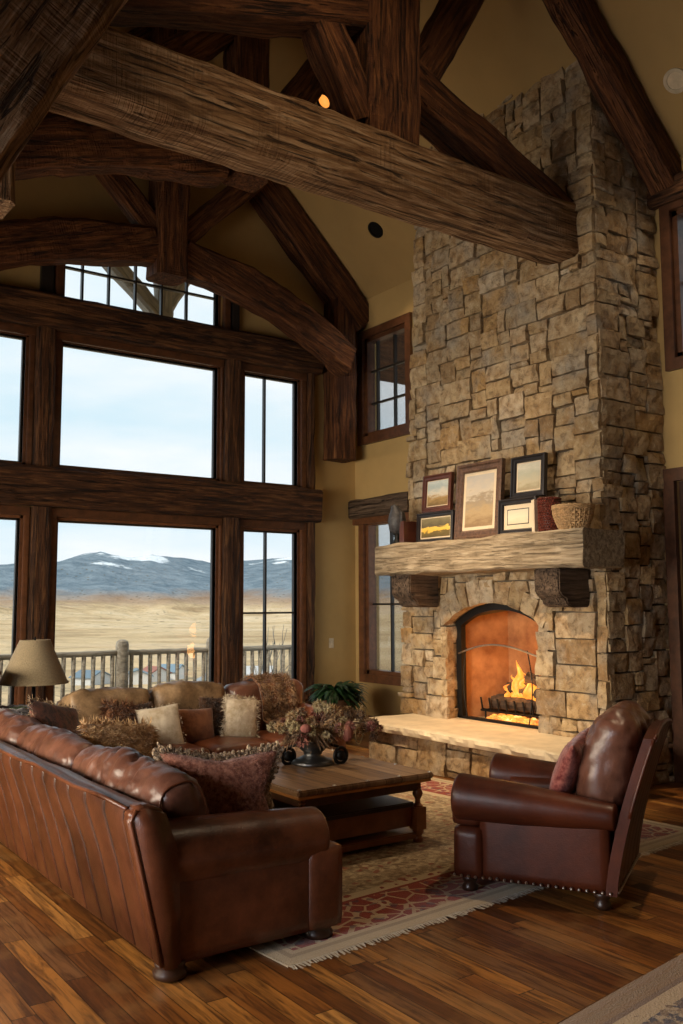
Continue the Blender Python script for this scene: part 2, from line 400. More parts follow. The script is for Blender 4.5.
# unseen left wall; window openings invented and sized for the light they admit
LH = [(3.75, 4.35, .7, 2.25), (4.55, 5.15, .7, 2.25), (5.35, 6.35, .7, 2.25), (6.55, 7.5, .7, 2.25), (1.6, 3.3, .7, 2.25)]
tag(holes_wall('wall_left', YF, YB, 0, zc(XL)+.06, LH, lambda a, b, c, d: ((XL-.2, a, c), (XL, b, d)), PLASTER).build('wall_left', PLASTER), kind='structure')
mb = MB(); mb.prism([(XL, 0), (XR, 0), (XR, zc(XR)), (RX, RZ), (XL, zc(XL))], 1, YF-.2, YF); tag(mb.build('wall_front', PLASTER), kind='structure')
mb = MB()
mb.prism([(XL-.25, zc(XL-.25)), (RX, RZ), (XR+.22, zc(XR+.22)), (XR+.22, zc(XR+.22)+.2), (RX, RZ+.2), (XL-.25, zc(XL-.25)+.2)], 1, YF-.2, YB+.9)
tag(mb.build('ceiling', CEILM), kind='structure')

# windows of the glass wall
wn_i = 0
def window_y(x0, x1, z0, z1, vb=(), hb=(), yf=9.42, fw_=.045, m=SASH):
    global wn_i; wn_i += 1
    r = empty('window_%d' % wn_i, ((x0+x1)/2, yf, z0), kind='structure')
    mb = MB()
    mb.box((x0-.03, YB-.005, z0-.03), (x0+.0, YB+.06, z1+.03)); mb.box((x1, YB-.005, z0-.03), (x1+.03, YB+.06, z1+.03))
    mb.box((x0-.03, YB-.005, z1), (x1+.03, YB+.06, z1+.03)); mb.box((x0-.03, YB-.005, z0-.03), (x1+.03, YB+.06, z0))
    put(mb.build('casing', TRIM_RED if z0 < 1 else TRIM), r); mb = MB(); e = .016
    mb.box((x0, yf, z0), (x0+e, yf+.045, z1)); mb.box((x1-e, yf, z0), (x1, yf+.045, z1)); mb.box((x0, yf, z1-e), (x1, yf+.045, z1)); mb.box((x0, yf, z0), (x1, yf+.045, z0+e))
    put(mb.build('sash', SASH), r)
    mb = MB(); mb.box((x0, yf+.03, z0), (x1, yf+.036, z1)); put(mb.build('pane', GLASS), r)
    if vb or hb:
        mb = MB()
        for q in vb: mb.box((q-.011, yf, z0), (q+.011, yf+.05, z1))
        for q in hb: mb.box((x0, yf+.002, q-.011), (x1, yf+.048, q+.011))
        put(mb.build('muntin', SASH), r)
window_y(*WL, *LO); window_y(*WL, *UPZ)
window_y(*WM, *LO); window_y(*WM, *UPZ)
window_y(*WR, *LO, vb=(5.555,), hb=(1.40,)); window_y(*WR, *UPZ, vb=(5.53,))
window_y(*WM, *AR, vb=(3.231, 3.53, 3.84, 4.157, 4.471), hb=(5.13,))
# heavy timbers of the glass wall
tn = 0
def trim(pts, w, h, mat=T_POST, **k):
    global tn; tn += 1
    return tag(timber('trim_%d' % tn, pts, w, h, mat, **k), kind='structure')
trim([(.9, 9.27, 2.705), (6.21, 9.27, 2.705)], .20, .41, seed=1)
trim([(.9, 9.27, 4.545), (6.22, 9.27, 4.545)], .20, .36, seed=2)
for (xa, xb) in ((2.715, 2.915), (4.905, 5.115)):
    trim([((xa+xb)/2, 9.295, .0), ((xa+xb)/2, 9.295, 2.50)], .14, xb-xa, T_POST, seed=int(xa*9), side=Vector((0, 1, 0)))
    trim([((xa+xb)/2, 9.295, 2.91), ((xa+xb)/2, 9.295, 4.37)], .14, xb-xa, T_POST, seed=int(xa*5), side=Vector((0, 1, 0)))
for z0, z1 in ((.0, 2.50), (2.91, 4.37)):
    trim([(6.12, 9.31, z0), (6.12, 9.31, z1)], .11, .10, T_POST, seed=21, side=Vector((0, 1, 0)))
# stepped casings beside the posts
def casing(a, b, mat=TRIM):
    global tn; tn += 1
    return tag(bxw('trim_%d' % tn, a, b, mat, bevel=.008), kind='structure')
for z0, z1 in ((.42, 2.50), (2.91, 4.37)):
    for (a, b) in ((2.66, 2.715), (2.915, 2.99), (4.88, 4.905), (5.115, 5.19), (5.995, 6.07)):
        casing((a, 9.31, z0), (b, YB-.001, z1), TRIM_RED if z0 < 1 else TRIM)
    for (a, b) in ((.9, 2.715), (2.915, 4.905), (5.115, 6.07)):
        casing((a, 9.30, z1-.09), (b, YB-.002, z1-.001), TRIM)
for (a, b) in ((1.5, 2.715), (2.915, 4.905), (5.115, 6.07)): casing((a, 9.28, .36), (b, YB-.002, .42), TRIM_RED)
casing((2.90, 9.29, 4.725), (2.99, YB-.001, 5.55)); casing((4.90, 9.29, 4.725), (4.98, YB-.001, 5.5)); casing((2.75, 9.29, 4.725), (2.88, YB-.001, 5.45), SASH); casing((5.0, 9.29, 4.725), (5.10, YB-.001, 5.4), SASH)

# side wall windows
def window_x(y0, y1, z0, z1, vb=(), hb=(), trimw=.10, m=TRIM, door=False):
    global wn_i; wn_i += 1
    r = empty('window_%d' % wn_i, (XR, (y0+y1)/2, z0), kind='structure')
    mb = MB()
    for a in (((y0-trimw, z0-trimw), (y0, z1+trimw)), ((y1, z0-trimw), (y1+trimw, z1+trimw)), ((y0, z1), (y1, z1+trimw)), ((y0, z0-trimw), (y1, z0))):
        mb.box((XR-.045, a[0][0], a[0][1]), (XR-.001, a[1][0], a[1][1]))
    for a in (((y0, z0), (y0+.05, z1)), ((y1-.05, z0), (y1, z1)), ((y0, z1-.05), (y1, z1)), ((y0, z0), (y1, z0+.05))):
        mb.box((XR+.0, a[0][0], a[0][1]), (XR+.12, a[1][0], a[1][1]))
    put(mb.build('frame', m), r)
    mb = MB(); mb.box((XR+.08, y0+.05, z0+.05), (XR+.086, y1-.05, z1-.05)); put(mb.build('pane', GLASS), r)
    mb = MB()
    for q in vb: mb.box((XR+.06, q-.012, z0+.05), (XR+.10, q+.012, z1-.05))
    for q in hb: mb.box((XR+.062, y0+.05, q-.012), (XR+.098, y1-.05, q+.012))
    if vb or hb: put(mb.build('muntin', SASH), r)
    return r
window_x(8.28, 9.14, 3.62, 4.90, vb=(8.62, 8.97), hb=(4.05, 4.47))
window_x(8.30, 9.14, .64, 2.54, vb=(8.72,), hb=(1.5,), m=TRIM_RED)
window_x(3.62, 4.60, 3.62, 4.95, vb=(4.1,), hb=(4.3,))
trim([(6.79, 8.18, 2.70), (6.79, 9.36, 2.70)], .10, .24, T_CORB, seed=9, side=Vector((1, 0, 0)))
casing((6.77, 8.2, 2.50), (6.848, 9.33, 2.58), TRIM_RED)
trim([(6.79, 2.2, 5.12), (6.79, 4.77, 5.12)], .12, .22, T_POST, seed=12, side=Vector((1, 0, 0)))
# dark door beside the chimney
r = empty('door_1', (XR, 4.1, 0), kind='structure')
DOORM = simple('dark_door', (.045, .018, .01), .4, var=.3)
mb = MB(); mb.box((XR-.05, 4.66, 0), (XR-.001, 4.765, 2.66)); mb.box((XR-.05, 3.48, 0), (XR-.001, 3.58, 2.66)); mb.box((XR-.05, 3.58, 2.55), (XR-.001, 4.66, 2.66))
put(mb.build('door_frame', TRIM), r)
mb = MB(); mb.box((XR+.03, 3.58, 0.005), (XR+.08, 4.66, 2.55)); 
for a, b in ((.2, 1.1), (1.25, 2.35)):
    for c, d in ((3.70, 4.05), (4.18, 4.54)): mb.box((XR+.015, c, a), (XR+.03, d, b))
put(mb.build('door_panel', DOORM), r)
mb = MB(); mb.tube([(XR+.03, 3.68, 1.0), (XR-.03, 3.68, 1.0), (XR-.03, 3.80, 1.0)], .012); mb.build('door_handle', BLACK, parent=bpy.data.objects['door_panel'])
# baseboards
tag(bxw('baseboard_back', (.5, YB-.025, 0), (XR, YB-.001, .14), TRIM), kind='structure')
tag(bxw('baseboard_right', (XR-.025, 7.5, 0), (XR-.001, YB-.03, .14), TRIM), kind='structure')

# ------------------------------------------------------------------ roof trusses
def truss(name, label, y):
    return empty(name, (RX, y, RZ-.3), label=label, cat='roof truss')
YT = 5.13
tr = truss('roof_truss', 'weathered grey-brown timber truss, its great tie beam running into the stone chimney', YT)
timber('tie_beam', [(1.15, YT, 4.715), (6.03, YT, 4.715)], .38, .49, T_GREY, tr, .010, 3, .05)
timber('king_post', [(4.035, YT, 4.94), (4.035, YT, 8.05)], .34, .50, T_DARK, tr, .014, 4)
timber('strut', [(4.20, YT, 5.50), (5.99, YT, 4.84)], .30, .33, T_DARK, tr, .014, 5)
timber('strut', [(3.86, YT, 5.93), (1.6, YT, 5.22)], .30, .33, T_DARK, tr, .014, 6)
timber('brace', [(4.25, YT, 5.35), (5.15, YT, 6.95)], .26, .28, T_DARK, tr, .014, 7)
timber('brace', [(3.82, YT, 5.05), (2.75, YT, 6.95)], .26, .28, T_DARK, tr, .014, 8)
timber('rafter', [(6.83, 4.62, zc(6.83)-.22), (RX, 4.62, RZ-.22)], .26, .30, T_DARK, tr, .014, 9)
timber('rafter', [(1.1, YT, zc(1.1)-.22), (RX, YT, RZ-.22)], .26, .30, T_DARK, tr, .014, 10)
timber('end_post', [(1.17, YT, 4.47), (1.17, YT, 3.72)], .3, .3, T_GREY, tr, .012, 11)
YM = 7.2
tr = truss('roof_truss', 'dark middle timber truss with an arched collar, half hidden behind the great tie beam', YM)
timber('arched_collar', [(1.0, YM, 4.70), (1.9, YM, 5.16), (2.9, YM, 5.46), (3.68, YM, 5.57)], .34, .40, T_DARK, tr, .02, 12, .05, step=.08)
timber('king_post', [(4.0, YM, 5.46), (4.0, YM, 8.05)], .32, .36, T_DARK, tr, .014, 13)
timber('brace', [(2.3, YM, 5.5), (3.84, YM, 7.0)], .24, .3, T_DARK, tr, .014, 14)
timber('brace', [(5.0, YM, 7.1), (4.15, YM, 5.9)], .24, .3, T_DARK, tr, .014, 14)
YW = 8.95
tr = truss('roof_truss', 'dark arched truss nearest the glass wall with a hanging centre post', YW)
timber('arched_chord', [(1.1, YW, 4.45), (2.0, YW, 4.93), (2.9, YW, 5.22), (3.84, YW, 5.37)], .30, .42, T_DARK, tr, .02, 15, .05, step=.08)
timber('arched_chord', [(4.16, YW, 5.33), (5.0, YW, 5.17), (5.8, YW, 4.86), (6.42, YW, 4.50)], .30, .40, T_DARK, tr, .02, 16, .05, step=.08)
timber('king_post', [(4.0, YW-.02, 5.04), (4.0, YW-.02, 8.05)], .36, .37, T_DARK, tr, .014, 17, .05)
timber('wall_post', [(6.50, 9.21, 3.30), (6.50, 9.21, 5.4)], .30, .34, T_DARK, tr, .014, 18)
timber('rafter', [(6.84, 9.2, zc(6.84)-.31), (RX, 9.2, RZ-.31)], .30, .42, T_DARK, tr, .014, 19)
timber('rafter', [(1.05, 9.2, zc(1.05)-.31), (RX, 9.2, RZ-.31)], .30, .42, T_DARK, tr, .014, 20)
timber('brace', [(3.84, YW, 5.55), (2.9, YW, 6.5)], .2, .26, T_DARK, tr, .014, 22)
timber('brace', [(4.16, YW, 5.55), (5.1, YW, 6.5)], .2, .26, T_DARK, tr, .014, 23)
# near brace, upper left
o = timber('roof_brace', [(.42, 3.65, 2.70), (.74, 3.65, 3.40), (1.13, 3.65, 4.14), (1.62, 3.65, 5.02)], .34, .46, T_GREY, None, .014, 24, .05)
tag(o, 'thick curved timber brace crossing the top left corner, nearest to the viewer', 'timber brace')

# ------------------------------------------------------------------ stone fireplace
CX = 6.0; CY0 = 4.78
FP = empty('stone_fireplace', (6.4, 6.1, 0), label='tall ochre stone chimney with an arched firebox, raised hearth and timber mantel', cat='fireplace')
def cyl_left(z): return 7.44 - .062*z
def block(mb, u0, u1, v0, v1, fn, r, gap=.0035, depth=.05, amp=.014, tone=None):
    """one rough stone; fn(u, v, d) -> world point, d outwards"""
    mb.cc = r.random() if tone is None else tone
    j = min(.007, (u1-u0)*.05)
    cs = [(u0+gap+r.uniform(0, j), v0+gap+r.uniform(0, j)), (u1-gap-r.uniform(0, j), v0+gap+r.uniform(0, j)),
          (u1-gap-r.uniform(0, j), v1-gap-r.uniform(0, j)), (u0+gap+r.uniform(0, j), v1-gap-r.uniform(0, j))]
    quad(mb, cs, fn, r, depth, amp)
def quad(mb, cs, fn, r, depth=.05, amp=.014):
    w = math.hypot(cs[1][0]-cs[0][0], cs[1][1]-cs[0][1]); h = math.hypot(cs[3][0]-cs[0][0], cs[3][1]-cs[0][1])
    nu = max(3, min(9, int(w/.045))); nv = max(3, min(7, int(h/.045)))
    dd = depth + r.uniform(-.014, .022); sd = r.uniform(0, 99); tu, tv = r.uniform(-.02, .02), r.uniform(-.02, .02)
    def P(s_, t_):
        a = [cs[0][k]*(1-s_)*(1-t_)+cs[1][k]*s_*(1-t_)+cs[2][k]*s_*t_+cs[3][k]*(1-s_)*t_ for k in (0, 1)]
        return a
    ix = [0] + list(range(nu+1)) + [nu]; jx = [0] + list(range(nv+1)) + [nv]
    vs = []; W_ = len(ix)
    for b, j in enumerate(jx):
        for a, i in enumerate(ix):
            s_, t_ = i/nu, j/nv; u, v = P(s_, t_); outer = a in (0, W_-1) or b in (0, len(jx)-1)
            if outer: d = -.04
            else:
                edge = i in (0, nu) or j in (0, nv)
                corner = i in (0, nu) and j in (0, nv)
                d = dd + noise.noise(Vector((u*9+sd, v*9, sd)))*amp*1.5 + noise.noise(Vector((u*28, v*28, sd)))*amp*.6 + tu*(s_-.5)+tv*(t_-.5)
                if edge: d -= .003 + .006*abs(noise.noise(Vector((u*20, v*20, 3))))
                if corner: d -= .003
                jit = .006
                u += noise.noise(Vector((u*22, v*22, sd+5)))*jit; v += noise.noise(Vector((u*22, v*22, sd+9)))*jit
            vs.append(fn(u, v, d))
    fs = []
    for b in range(len(jx)-1):
        for a in range(W_-1): fs.append((b*W_+a, b*W_+a+1, (b+1)*W_+a+1, (b+1)*W_+a))
    mb.add(vs, fs)
def ashlar(mb, u0, u1, v0, v1, ok, fn, seed, unit=.055, depth=.05, wmax=8, hmax=4, rowbias=None):
    r = random.Random(seed); nu = max(1, round((u1-u0)/unit)); nv = max(1, round((v1-v0)/unit)); du, dv = (u1-u0)/nu, (v1-v0)/nv
    free = [[ok(u0+(i+.5)*du, v0+(j+.5)*dv) for i in range(nu)] for j in range(nv)]
    for j in range(nv):
        for i in range(nu):
            if not free[j][i]: continue
            h = r.choices([1, 2, 3, 4, 5], [7, 17, 26, 18, 8])[0]; h = min(h, hmax); w = max(2, min(wmax, int(h*r.uniform(1.0, 2.6)+.5)))
            if h == 1: w = r.randint(2, 5)
            ww = 0
            while ww < w and i+ww < nu and free[j][i+ww]: ww += 1
            if i+ww < nu and free[j][i+ww] and not (i+ww+1 < nu and free[j][i+ww+1]): ww += 1
            hh = 1
            while hh < h and j+hh < nv and all(free[j+hh][i+k] for k in range(ww)): hh += 1
            for b in range(hh):
                for k in range(ww): free[j+b][i+k] = False
            block(mb, u0+i*du, u0+(i+ww)*du, v0+j*dv, v0+(j+hh)*dv, fn, r, depth=depth)
# opening of the firebox: arch
OY0, OY1, OS, OT = 5.52, 6.69, 1.32, 1.50
ocy = (OY0+OY1)/2; oh = (OY1-OY0)/2; rise = OT-OS; orad = (oh*oh+rise*rise)/(2*rise); ozc = OT-orad
def in_open(y, z, g=0):
    if z <= OS: return OY0-g < y < OY1+g
    return math.hypot(y-ocy, z-ozc) < orad+g and OY0-g < y < OY1+g
mb = MB()
front = lambda u, v, d: (CX+.05-d, u, v)
RING = .20
ashlar(mb, CY0, 7.46, .38, 6.34, lambda u, v: u < cyl_left(v)+.03 and not in_open(u, v) and not (OS-.04 < v and math.hypot(u-ocy, v-ozc) < orad+RING-.03 and OY0-.10 < u < OY1+.10), front, 11)
# voussoirs
r_ = random.Random(5); a0 = math.asin(oh/orad)*1.12; n_ = 9
ws = [r_.uniform(.8, 1.25) for _ in range(n_)]; tot = sum(ws); acc = -a0
for w in ws:
    a, b = acc+.006, acc+2*a0*w/tot-.006; acc += 2*a0*w/tot
    mb.cc = r_.random(); q = []
    rr0, rr1 = orad+.01, orad+RING+r_.uniform(-.01, .05)
    cs = [(ocy+math.sin(a)*rr0, ozc+math.cos(a)*rr0), (ocy+math.sin(b)*rr0, ozc+math.cos(b)*rr0), (ocy+math.sin(b)*rr1, ozc+math.cos(b)*rr1), (ocy+math.sin(a)*rr1, ozc+math.cos(a)*rr1)]
    quad(mb, cs, front, r_, .062)
# side faces
near = lambda u, v, d: (u, CY0+.05-d, v)
ashlar(mb, CX+.02, XR, 0, 6.34, lambda u, v: v < zc(u)+.05, near, 12)
far = lambda u, v, d: (u, cyl_left(v)-.05+d, v)
ashlar(mb, CX+.02, XR, .0, 6.3, lambda u, v: v < zc(u)+.05, far, 13, unit=.08)
# jambs inside the opening
jl = lambda u, v, d: (u, OY1+.065-d, v); jr = lambda u, v, d: (u, OY0-.065+d, v)
ashlar(mb, CX+.0, CX+.18, .38, 1.34, lambda u, v: True, jl, 14, wmax=4)
ashlar(mb, CX+.0, CX+.18, .38, 1.34, lambda u, v: True, jr, 15, wmax=4)
o = put(mb.build('stonework', STONE, attr='stone'), FP)
mb = MB()
mb.box((CX+.05, CY0+.05, 0), (XR-.01, OY0-.06, 1.75)); mb.box((CX+.05, OY1+.06, 0), (XR-.01, 7.32, 1.75))
mb.prism([(CY0+.05, 1.75), (7.27, 1.75), (7.02, 6.2), (CY0+.05, 6.2)], 0, CX+.05, XR-.01)
N_ = 12
for i in range(N_):
    ya, yb = OY0-.06+(OY1-OY0+.12)*i/N_, OY0-.06+(OY1-OY0+.12)*(i+1)/N_
    za, zb = [ozc+math.sqrt(max(0, orad**2-(q-ocy)**2))+.02 for q in (ya, yb)]
    mb.prism([(ya, za), (yb, zb), (yb, 1.75), (ya, 1.75)], 0, CX+.05, XR-.01)
mb.box((CX+.05, OY0-.06, 0), (XR-.01, OY1+.06, .34))
put(mb.build('mortar', MORTAR), FP)
# hearth
HX = 5.40; HY1 = 7.18
mb = MB()
ashlar(mb, 4.62, HY1, 0, .31, lambda u, v: True, lambda u, v, d: (HX+.05-d, u, v), 21, unit=.062, hmax=5, wmax=6)
ashlar(mb, HX+.02, CX+.02, 0, .31, lambda u, v: True, lambda u, v, d: (u, HY1-.05+d, v), 22, unit=.062, hmax=5)
ashlar(mb, HX+.02, CX+.02, 0, .31, lambda u, v: True, lambda u, v, d: (u, 4.62+.05-d, v), 23, unit=.062, hmax=5)
put(mb.build('hearth_stonework', STONE, attr='stone'), FP)
mb = MB(); mb.box((HX+.05, 4.67, 0), (CX+.05, HY1-.05, .31)); put(mb.build('hearth_mortar', MORTAR), FP)
def slab(x0, x1, y0, y1, z0, z1, name='hearth_slab'):
    nu, nv = 16, 90; mb = MB()
    def top(a, b):
        x_, y_ = x0+(x1-x0)*a, y0+(y1-y0)*b
        e = min((x_-x0), (y1-y_), (y_-y0)); k = noise.noise(Vector((y_*6, x_*6, 2)))*.012 + noise.noise(Vector((y_*22, x_*22, 4)))*.006
        return (x_, y_, z1 + noise.noise(Vector((x_*3, y_*3, 1)))*.004 - (.010 if e < .02 else 0))
    vs = []; rows = []
    prof = [(0, 1), (-.012, .85), (-.02, .5), (-.008, .12), (.01, 0)]
    path = [(x1, y1)] + [(x0+(x1-x0)*(1-i/12), y1) for i in range(1, 13)] + [(x0, y1+(y0-y1)*i/110) for i in range(1, 111)] + [(x0+(x1-x0)*i/12, y0) for i in range(1, 13)]
    for (px, py) in path:
        nx = -1 if abs(px-x0) < 1e-6 else 0; ny = (1 if abs(py-y1) < 1e-6 else (-1 if abs(py-y0) < 1e-6 else 0))
        ln = math.hypot(nx, ny) or 1
        row = []
        for (o_, t) in prof:
            k = noise.noise(Vector((px*7, py*7, t*2)))*.022 + noise.noise(Vector((px*25, py*25, t*4)))*.010
            dd = k - o_ - (.012 if t in (0, 1) else 0)
            row.append((px+nx/ln*dd, py+ny/ln*dd, z0+(z1-z0)*t + (noise.noise(Vector((px*5, py*5, 9)))*.005)))
        rows.append(row)
    k = len(prof); vs = [q for r__ in rows for q in r__]; fs = []
    for i in range(len(rows)-1):
        for j in range(k-1): fs.append((i*k+j, i*k+j+1, (i+1)*k+j+1, (i+1)*k+j))
    n0 = len(vs); tops = [i*k for i in range(len(rows))]; bots = [i*k+k-1 for i in range(len(rows))]
    fs.append(tuple(tops)); fs.append(tuple(bots[::-1]))
    mb.add(vs, fs); return mb
mb = slab(5.30, CX+.06, 4.55, 7.27, .31, .392)
put(mb.build('hearth_slab', SLAB), FP)
mb = MB(); mb.box((CX+.04, OY0-.03, .33), (XR-.1, OY1+.03, .395)); put(mb.build('hearth_floor', SLAB), FP)
# mantel and corbels
timber('mantel_beam', [(5.80, 7.27, 1.935), (5.80, 4.62, 1.935)], .50, .30, T_MANT, FP, .014, 41, .02, side=Vector((1, 0, 0)), step=.05)
for (a, b) in ((4.93, 5.20), (6.80, 7.09)):
    mb = MB()
    prof = [(6.0, 1.79), (5.62, 1.79), (5.62, 1.60), (5.66, 1.55), (5.70, 1.54), (5.72, 1.49), (5.78, 1.47), (6.0, 1.47)]
    n0 = 10
    for i in range(n0): mb.prism([(p[0]+noise.noise(Vector((i*.7, p[1]*9, a)))*.01*(p[0] < 5.9), p[1]) for p in prof], 1, a+(b-a)*i/n0*.98, a+(b-a)*(i+1)/n0*.999)
    mb = MB(); mb.prism(prof, 1, a, b); o = mb.build('corbel', T_CORB)
    o.data.transform(Matrix.Translation((-5.8, -(a+b)/2, -1.63))); o.location = (5.8, (a+b)/2, 1.63); bev(o, .012); put(o, FP)
# firebox
x = M('firebox_refractory'); v = x.coord(); n = x.noise(v, 5)
x.col(x.ramp(n, [(.35, (.22, .09, .035)), (.7, (.46, .22, .09))])); x.pr(.9)
FB = x.m
mb = MB()
fx0, fx1 = CX+.20, XR-.16
mb.prism([(fx0, OY0+.02), (fx0, OY0-.0), (fx1, OY0+.14), (fx1, OY1-.14), (fx0, OY1), (fx0, OY1-.02), (fx1-.02, OY1-.16), (fx1-.02, OY0+.16)], 2, .39, 1.62)
mb.box((fx0, OY0, 1.54), (fx1, OY1, 1.60)); 
put(mb.build('firebox', FB), FP)
# metal surround with glass doors
mb = MB(); y0, y1 = OY0+.0, OY1-.0
N_ = 16
def archpts(inset):
    pts = [(y0+inset, .40)]
    for i in range(N_+1):
        y_ = y0+inset+(y1-y0-2*inset)*i/N_; pts.append((y_, ozc+math.sqrt(max(0, (orad-inset)**2-(y_-ocy)**2))))
    pts.append((y1-inset, .40)); return pts
pa, pb = archpts(-.015), archpts(.055)
for i in range(len(pa)-1): mb.prism([pa[i], pa[i+1], pb[i+1], pb[i]], 0, CX+.13, CX+.19)
mb.box((CX+.13, y0, .395), (CX+.19, y1, .418))
put(mb.build('door_surround', BLACK), FP)
mb = MB(); pts = []
for i in range(21):
    t = i/20; pts.append((CX+.10-.03*math.sin(PI*t), y0+.05+(y1-y0-.10)*t, 1.02+.10*math.sin(PI*t)))
mb.tube(pts, .008, 8)
put(mb.build('screen_rail', STEEL), FP)
for s_ in (0, 1):
    ye = y0+.22 if s_ == 0 else y1-.16
    mb = MB(); mb.tube([(CX+.10, ye+(.05*math.sin(i/10*PI)*(1 if s_ else -1)), .42+.66*i/10) for i in range(11)], .006, 6)
    put(mb.build('screen_curl', BLACK), FP)
# fire
def emis(name, c, s_):
    x = M(name); x.b.inputs['Emission Strength'].default_value = s_
    v = x.coord(); n = x.noise(v, 7, 4)
    sp = x.N('ShaderNodeSeparateXYZ'); x.L(v, sp.inputs[0])
    cc = x.ramp(n, [(.3, c[0]), (.55, c[1]), (.75, c[2])]); x.L(cc, x.b.inputs['Emission Color']); x.col((.0, .0, .0)); return x.m
FLAME = emis('flame', ((1, .16, .015), (1, .36, .04), (1, .62, .18)), 1.7)
EMBER = emis('ember', ((.25, .02, .002), (1, .35, .05), (1, .75, .35)), 2.2)
CHAR = simple('charred_bark', (.045, .028, .018), .95, var=.6, scale=20, bump=.8)
gr = empty('fire_grate', (6.42, 6.08, .395), label='black iron grate holding the logs inside the firebox', cat='fire grate')
mb = MB()
for i in range(9):
    y_ = 5.64+i*.11; mb.tube([(6.27, y_, .60), (6.29, y_, .49), (6.34, y_, .475), (6.54, y_, .475), (6.58, y_, .56)], .010, 6)
mb.tube([(6.29, 5.60, .475), (6.29, 6.54, .475)], .011, 6); mb.tube([(6.52, 5.60, .475), (6.52, 6.54, .475)], .011, 6)
put(mb.build('grate_bars', BLACK), gr)
for (a, b) in ((6.29, 5.66), (6.29, 6.48), (6.52, 5.66), (6.52, 6.48)):
    mb = MB(); mb.tube([(a, b, .396), (a, b, .475)], .011, 6); put(mb.build('leg', BLACK), gr)
logs = [((6.36, 5.60, .565), (6.37, 6.44, .55), .062, 'charred log lying along the front of the grate'),
        ((6.50, 5.62, .57), (6.49, 6.50, .555), .065, 'charred log at the back of the grate'),
        ((6.33, 5.80, .675), (6.52, 6.38, .685), .055, 'charred log laid across the two lower logs, glowing beneath'),
        ((6.50, 5.60, .69), (6.38, 6.02, .82), .05, 'short charred log propped up at the right of the fire')]
for i, (a, b, rr, lab) in enumerate(logs):
    mb = MB(); a, b = Vector(a), Vector(b); n0 = 14
    mb.tube([a+(b-a)*k/n0+Vector((nz3((k, i, 1), .6)*.012, 0, nz3((k, i, 5), .6)*.012)) for k in range(n0+1)], [rr*(1+.14*nz3((k, i, 9), .9)) for k in range(n0+1)], 10)
    c_ = (a+b)/2; o = mb.build('burning_log', CHAR, T=Matrix.Translation(-c_)); o.location = c_; tag(o, lab, 'log', 'logs in the fire')
mb = MB(); r_ = random.Random(3)
for i in range(230):
    y_ = r_.uniform(5.66, 6.42); x_ = r_.uniform(6.22, 6.45)
    mb.sphere((x_, y_, .402+r_.uniform(0, .035)), r_.uniform(.010, .024), 4, (1, 1.3, .7))
c_ = Vector((6.34, 6.04, .41)); o = mb.build('embers', EMBER, T=Matrix.Translation(-c_)); o.location = c_; tag(o, 'glowing orange embers under the fire grate', 'embers', kind='stuff')
mb = MB()
for (x_, y_, z_, h_, w_) in ((6.42, 6.16, .68, .34, .055), (6.40, 6.08, .68, .24, .04), (6.45, 6.24, .66, .22, .04), (6.34, 5.93, .70, .13, .085), (6.36, 5.85, .70, .10, .06), (6.50, 5.74, .62, .50, .055), (6.50, 5.68, .60, .58, .045), (6.48, 5.80, .62, .34, .04), (6.46, 6.34, .64, .16, .03), (6.44, 6.01, .70, .20, .035)):
    n0 = 14; pts = [Vector((x_+.018*math.sin(k*.9+y_*40), y_+.045*math.sin(k*.7+y_*17)*k/n0, z_-.06+h_*k/n0)) for k in range(n0+1)]
    mb.tube(pts, [max(.0015, w_*math.sin(PI*min(1, (k/n0)**.7*.80+.20))*(1-.25*(k/n0))) for k in range(n0+1)], 8)
c_ = Vector((6.43, 6.0, .6)); o = mb.build('flames', FLAME, smooth=True, T=Matrix.Translation(-c_)); o.location = c_; tag(o, 'orange flames rising from the logs in the firebox', 'fire', kind='stuff')
lamp('fire_glow', 'POINT', (6.30, 6.08, .80), 9, (1, .42, .10), shadow_soft_size=.12)
lamp('fire_glow', 'POINT', (6.45, 5.85, 1.1), 5, (1, .42, .10), shadow_soft_size=.12)

# ceiling fittings
def can_fit(name, x_, y_, label, body):
    nrm = Vector((-SL, 0, -1)).normalized() if x_ > RX else Vector((SL, 0, -1)).normalized()
    z_ = zc(x_); r = empty(name, (x_, y_, z_), label=label, cat='ceiling light')
    q = (-nrm).to_track_quat('Z', 'Y').to_matrix().to_4x4(); T = Matrix.Translation((x_, y_, z_)) @ q
    mb = MB(); N0 = 24
    prof = [(.105, -.001), (.105, -.012), (.075, -.012), (.07, .02)]
    vs = []; fs = []
    for (a, z0) in prof:
        for k in range(N0): vs.append((a*math.cos(2*PI*k/N0), a*math.sin(2*PI*k/N0), z0))
    for i in range(3):
        for k in range(N0): fs.append((i*N0+k, i*N0+(k+1) % N0, (i+1)*N0+(k+1) % N0, (i+1)*N0+k))
    mb.add(vs, fs); put(mb.build('trim_ring', body[0], T=T), r)
    mb = MB(); mb.tube([(0, 0, -.003), (0, 0, -.006)], .073, 24); put(mb.build('lens', body[1], T=T), r)
can_fit('recessed_light', 6.33, 8.22, 'round black recessed light in the sloping ceiling left of the chimney', (BLACK, BLACK))
can_fit('recessed_light', 6.42, 4.22, 'round pale recessed light in the ceiling right of the chimney', (simple('pale_ring', (.5, .42, .3), .5), simple('pale_lens', (.6, .5, .35), .3)))
can_fit('recessed_light', 5.27, 7.74, 'small glowing orange recessed light seen between the dark truss timbers', (BLACK, emis('warm_lens', ((1, .30, .05), (1, .34, .06), (1, .38, .09)), 1.3)))
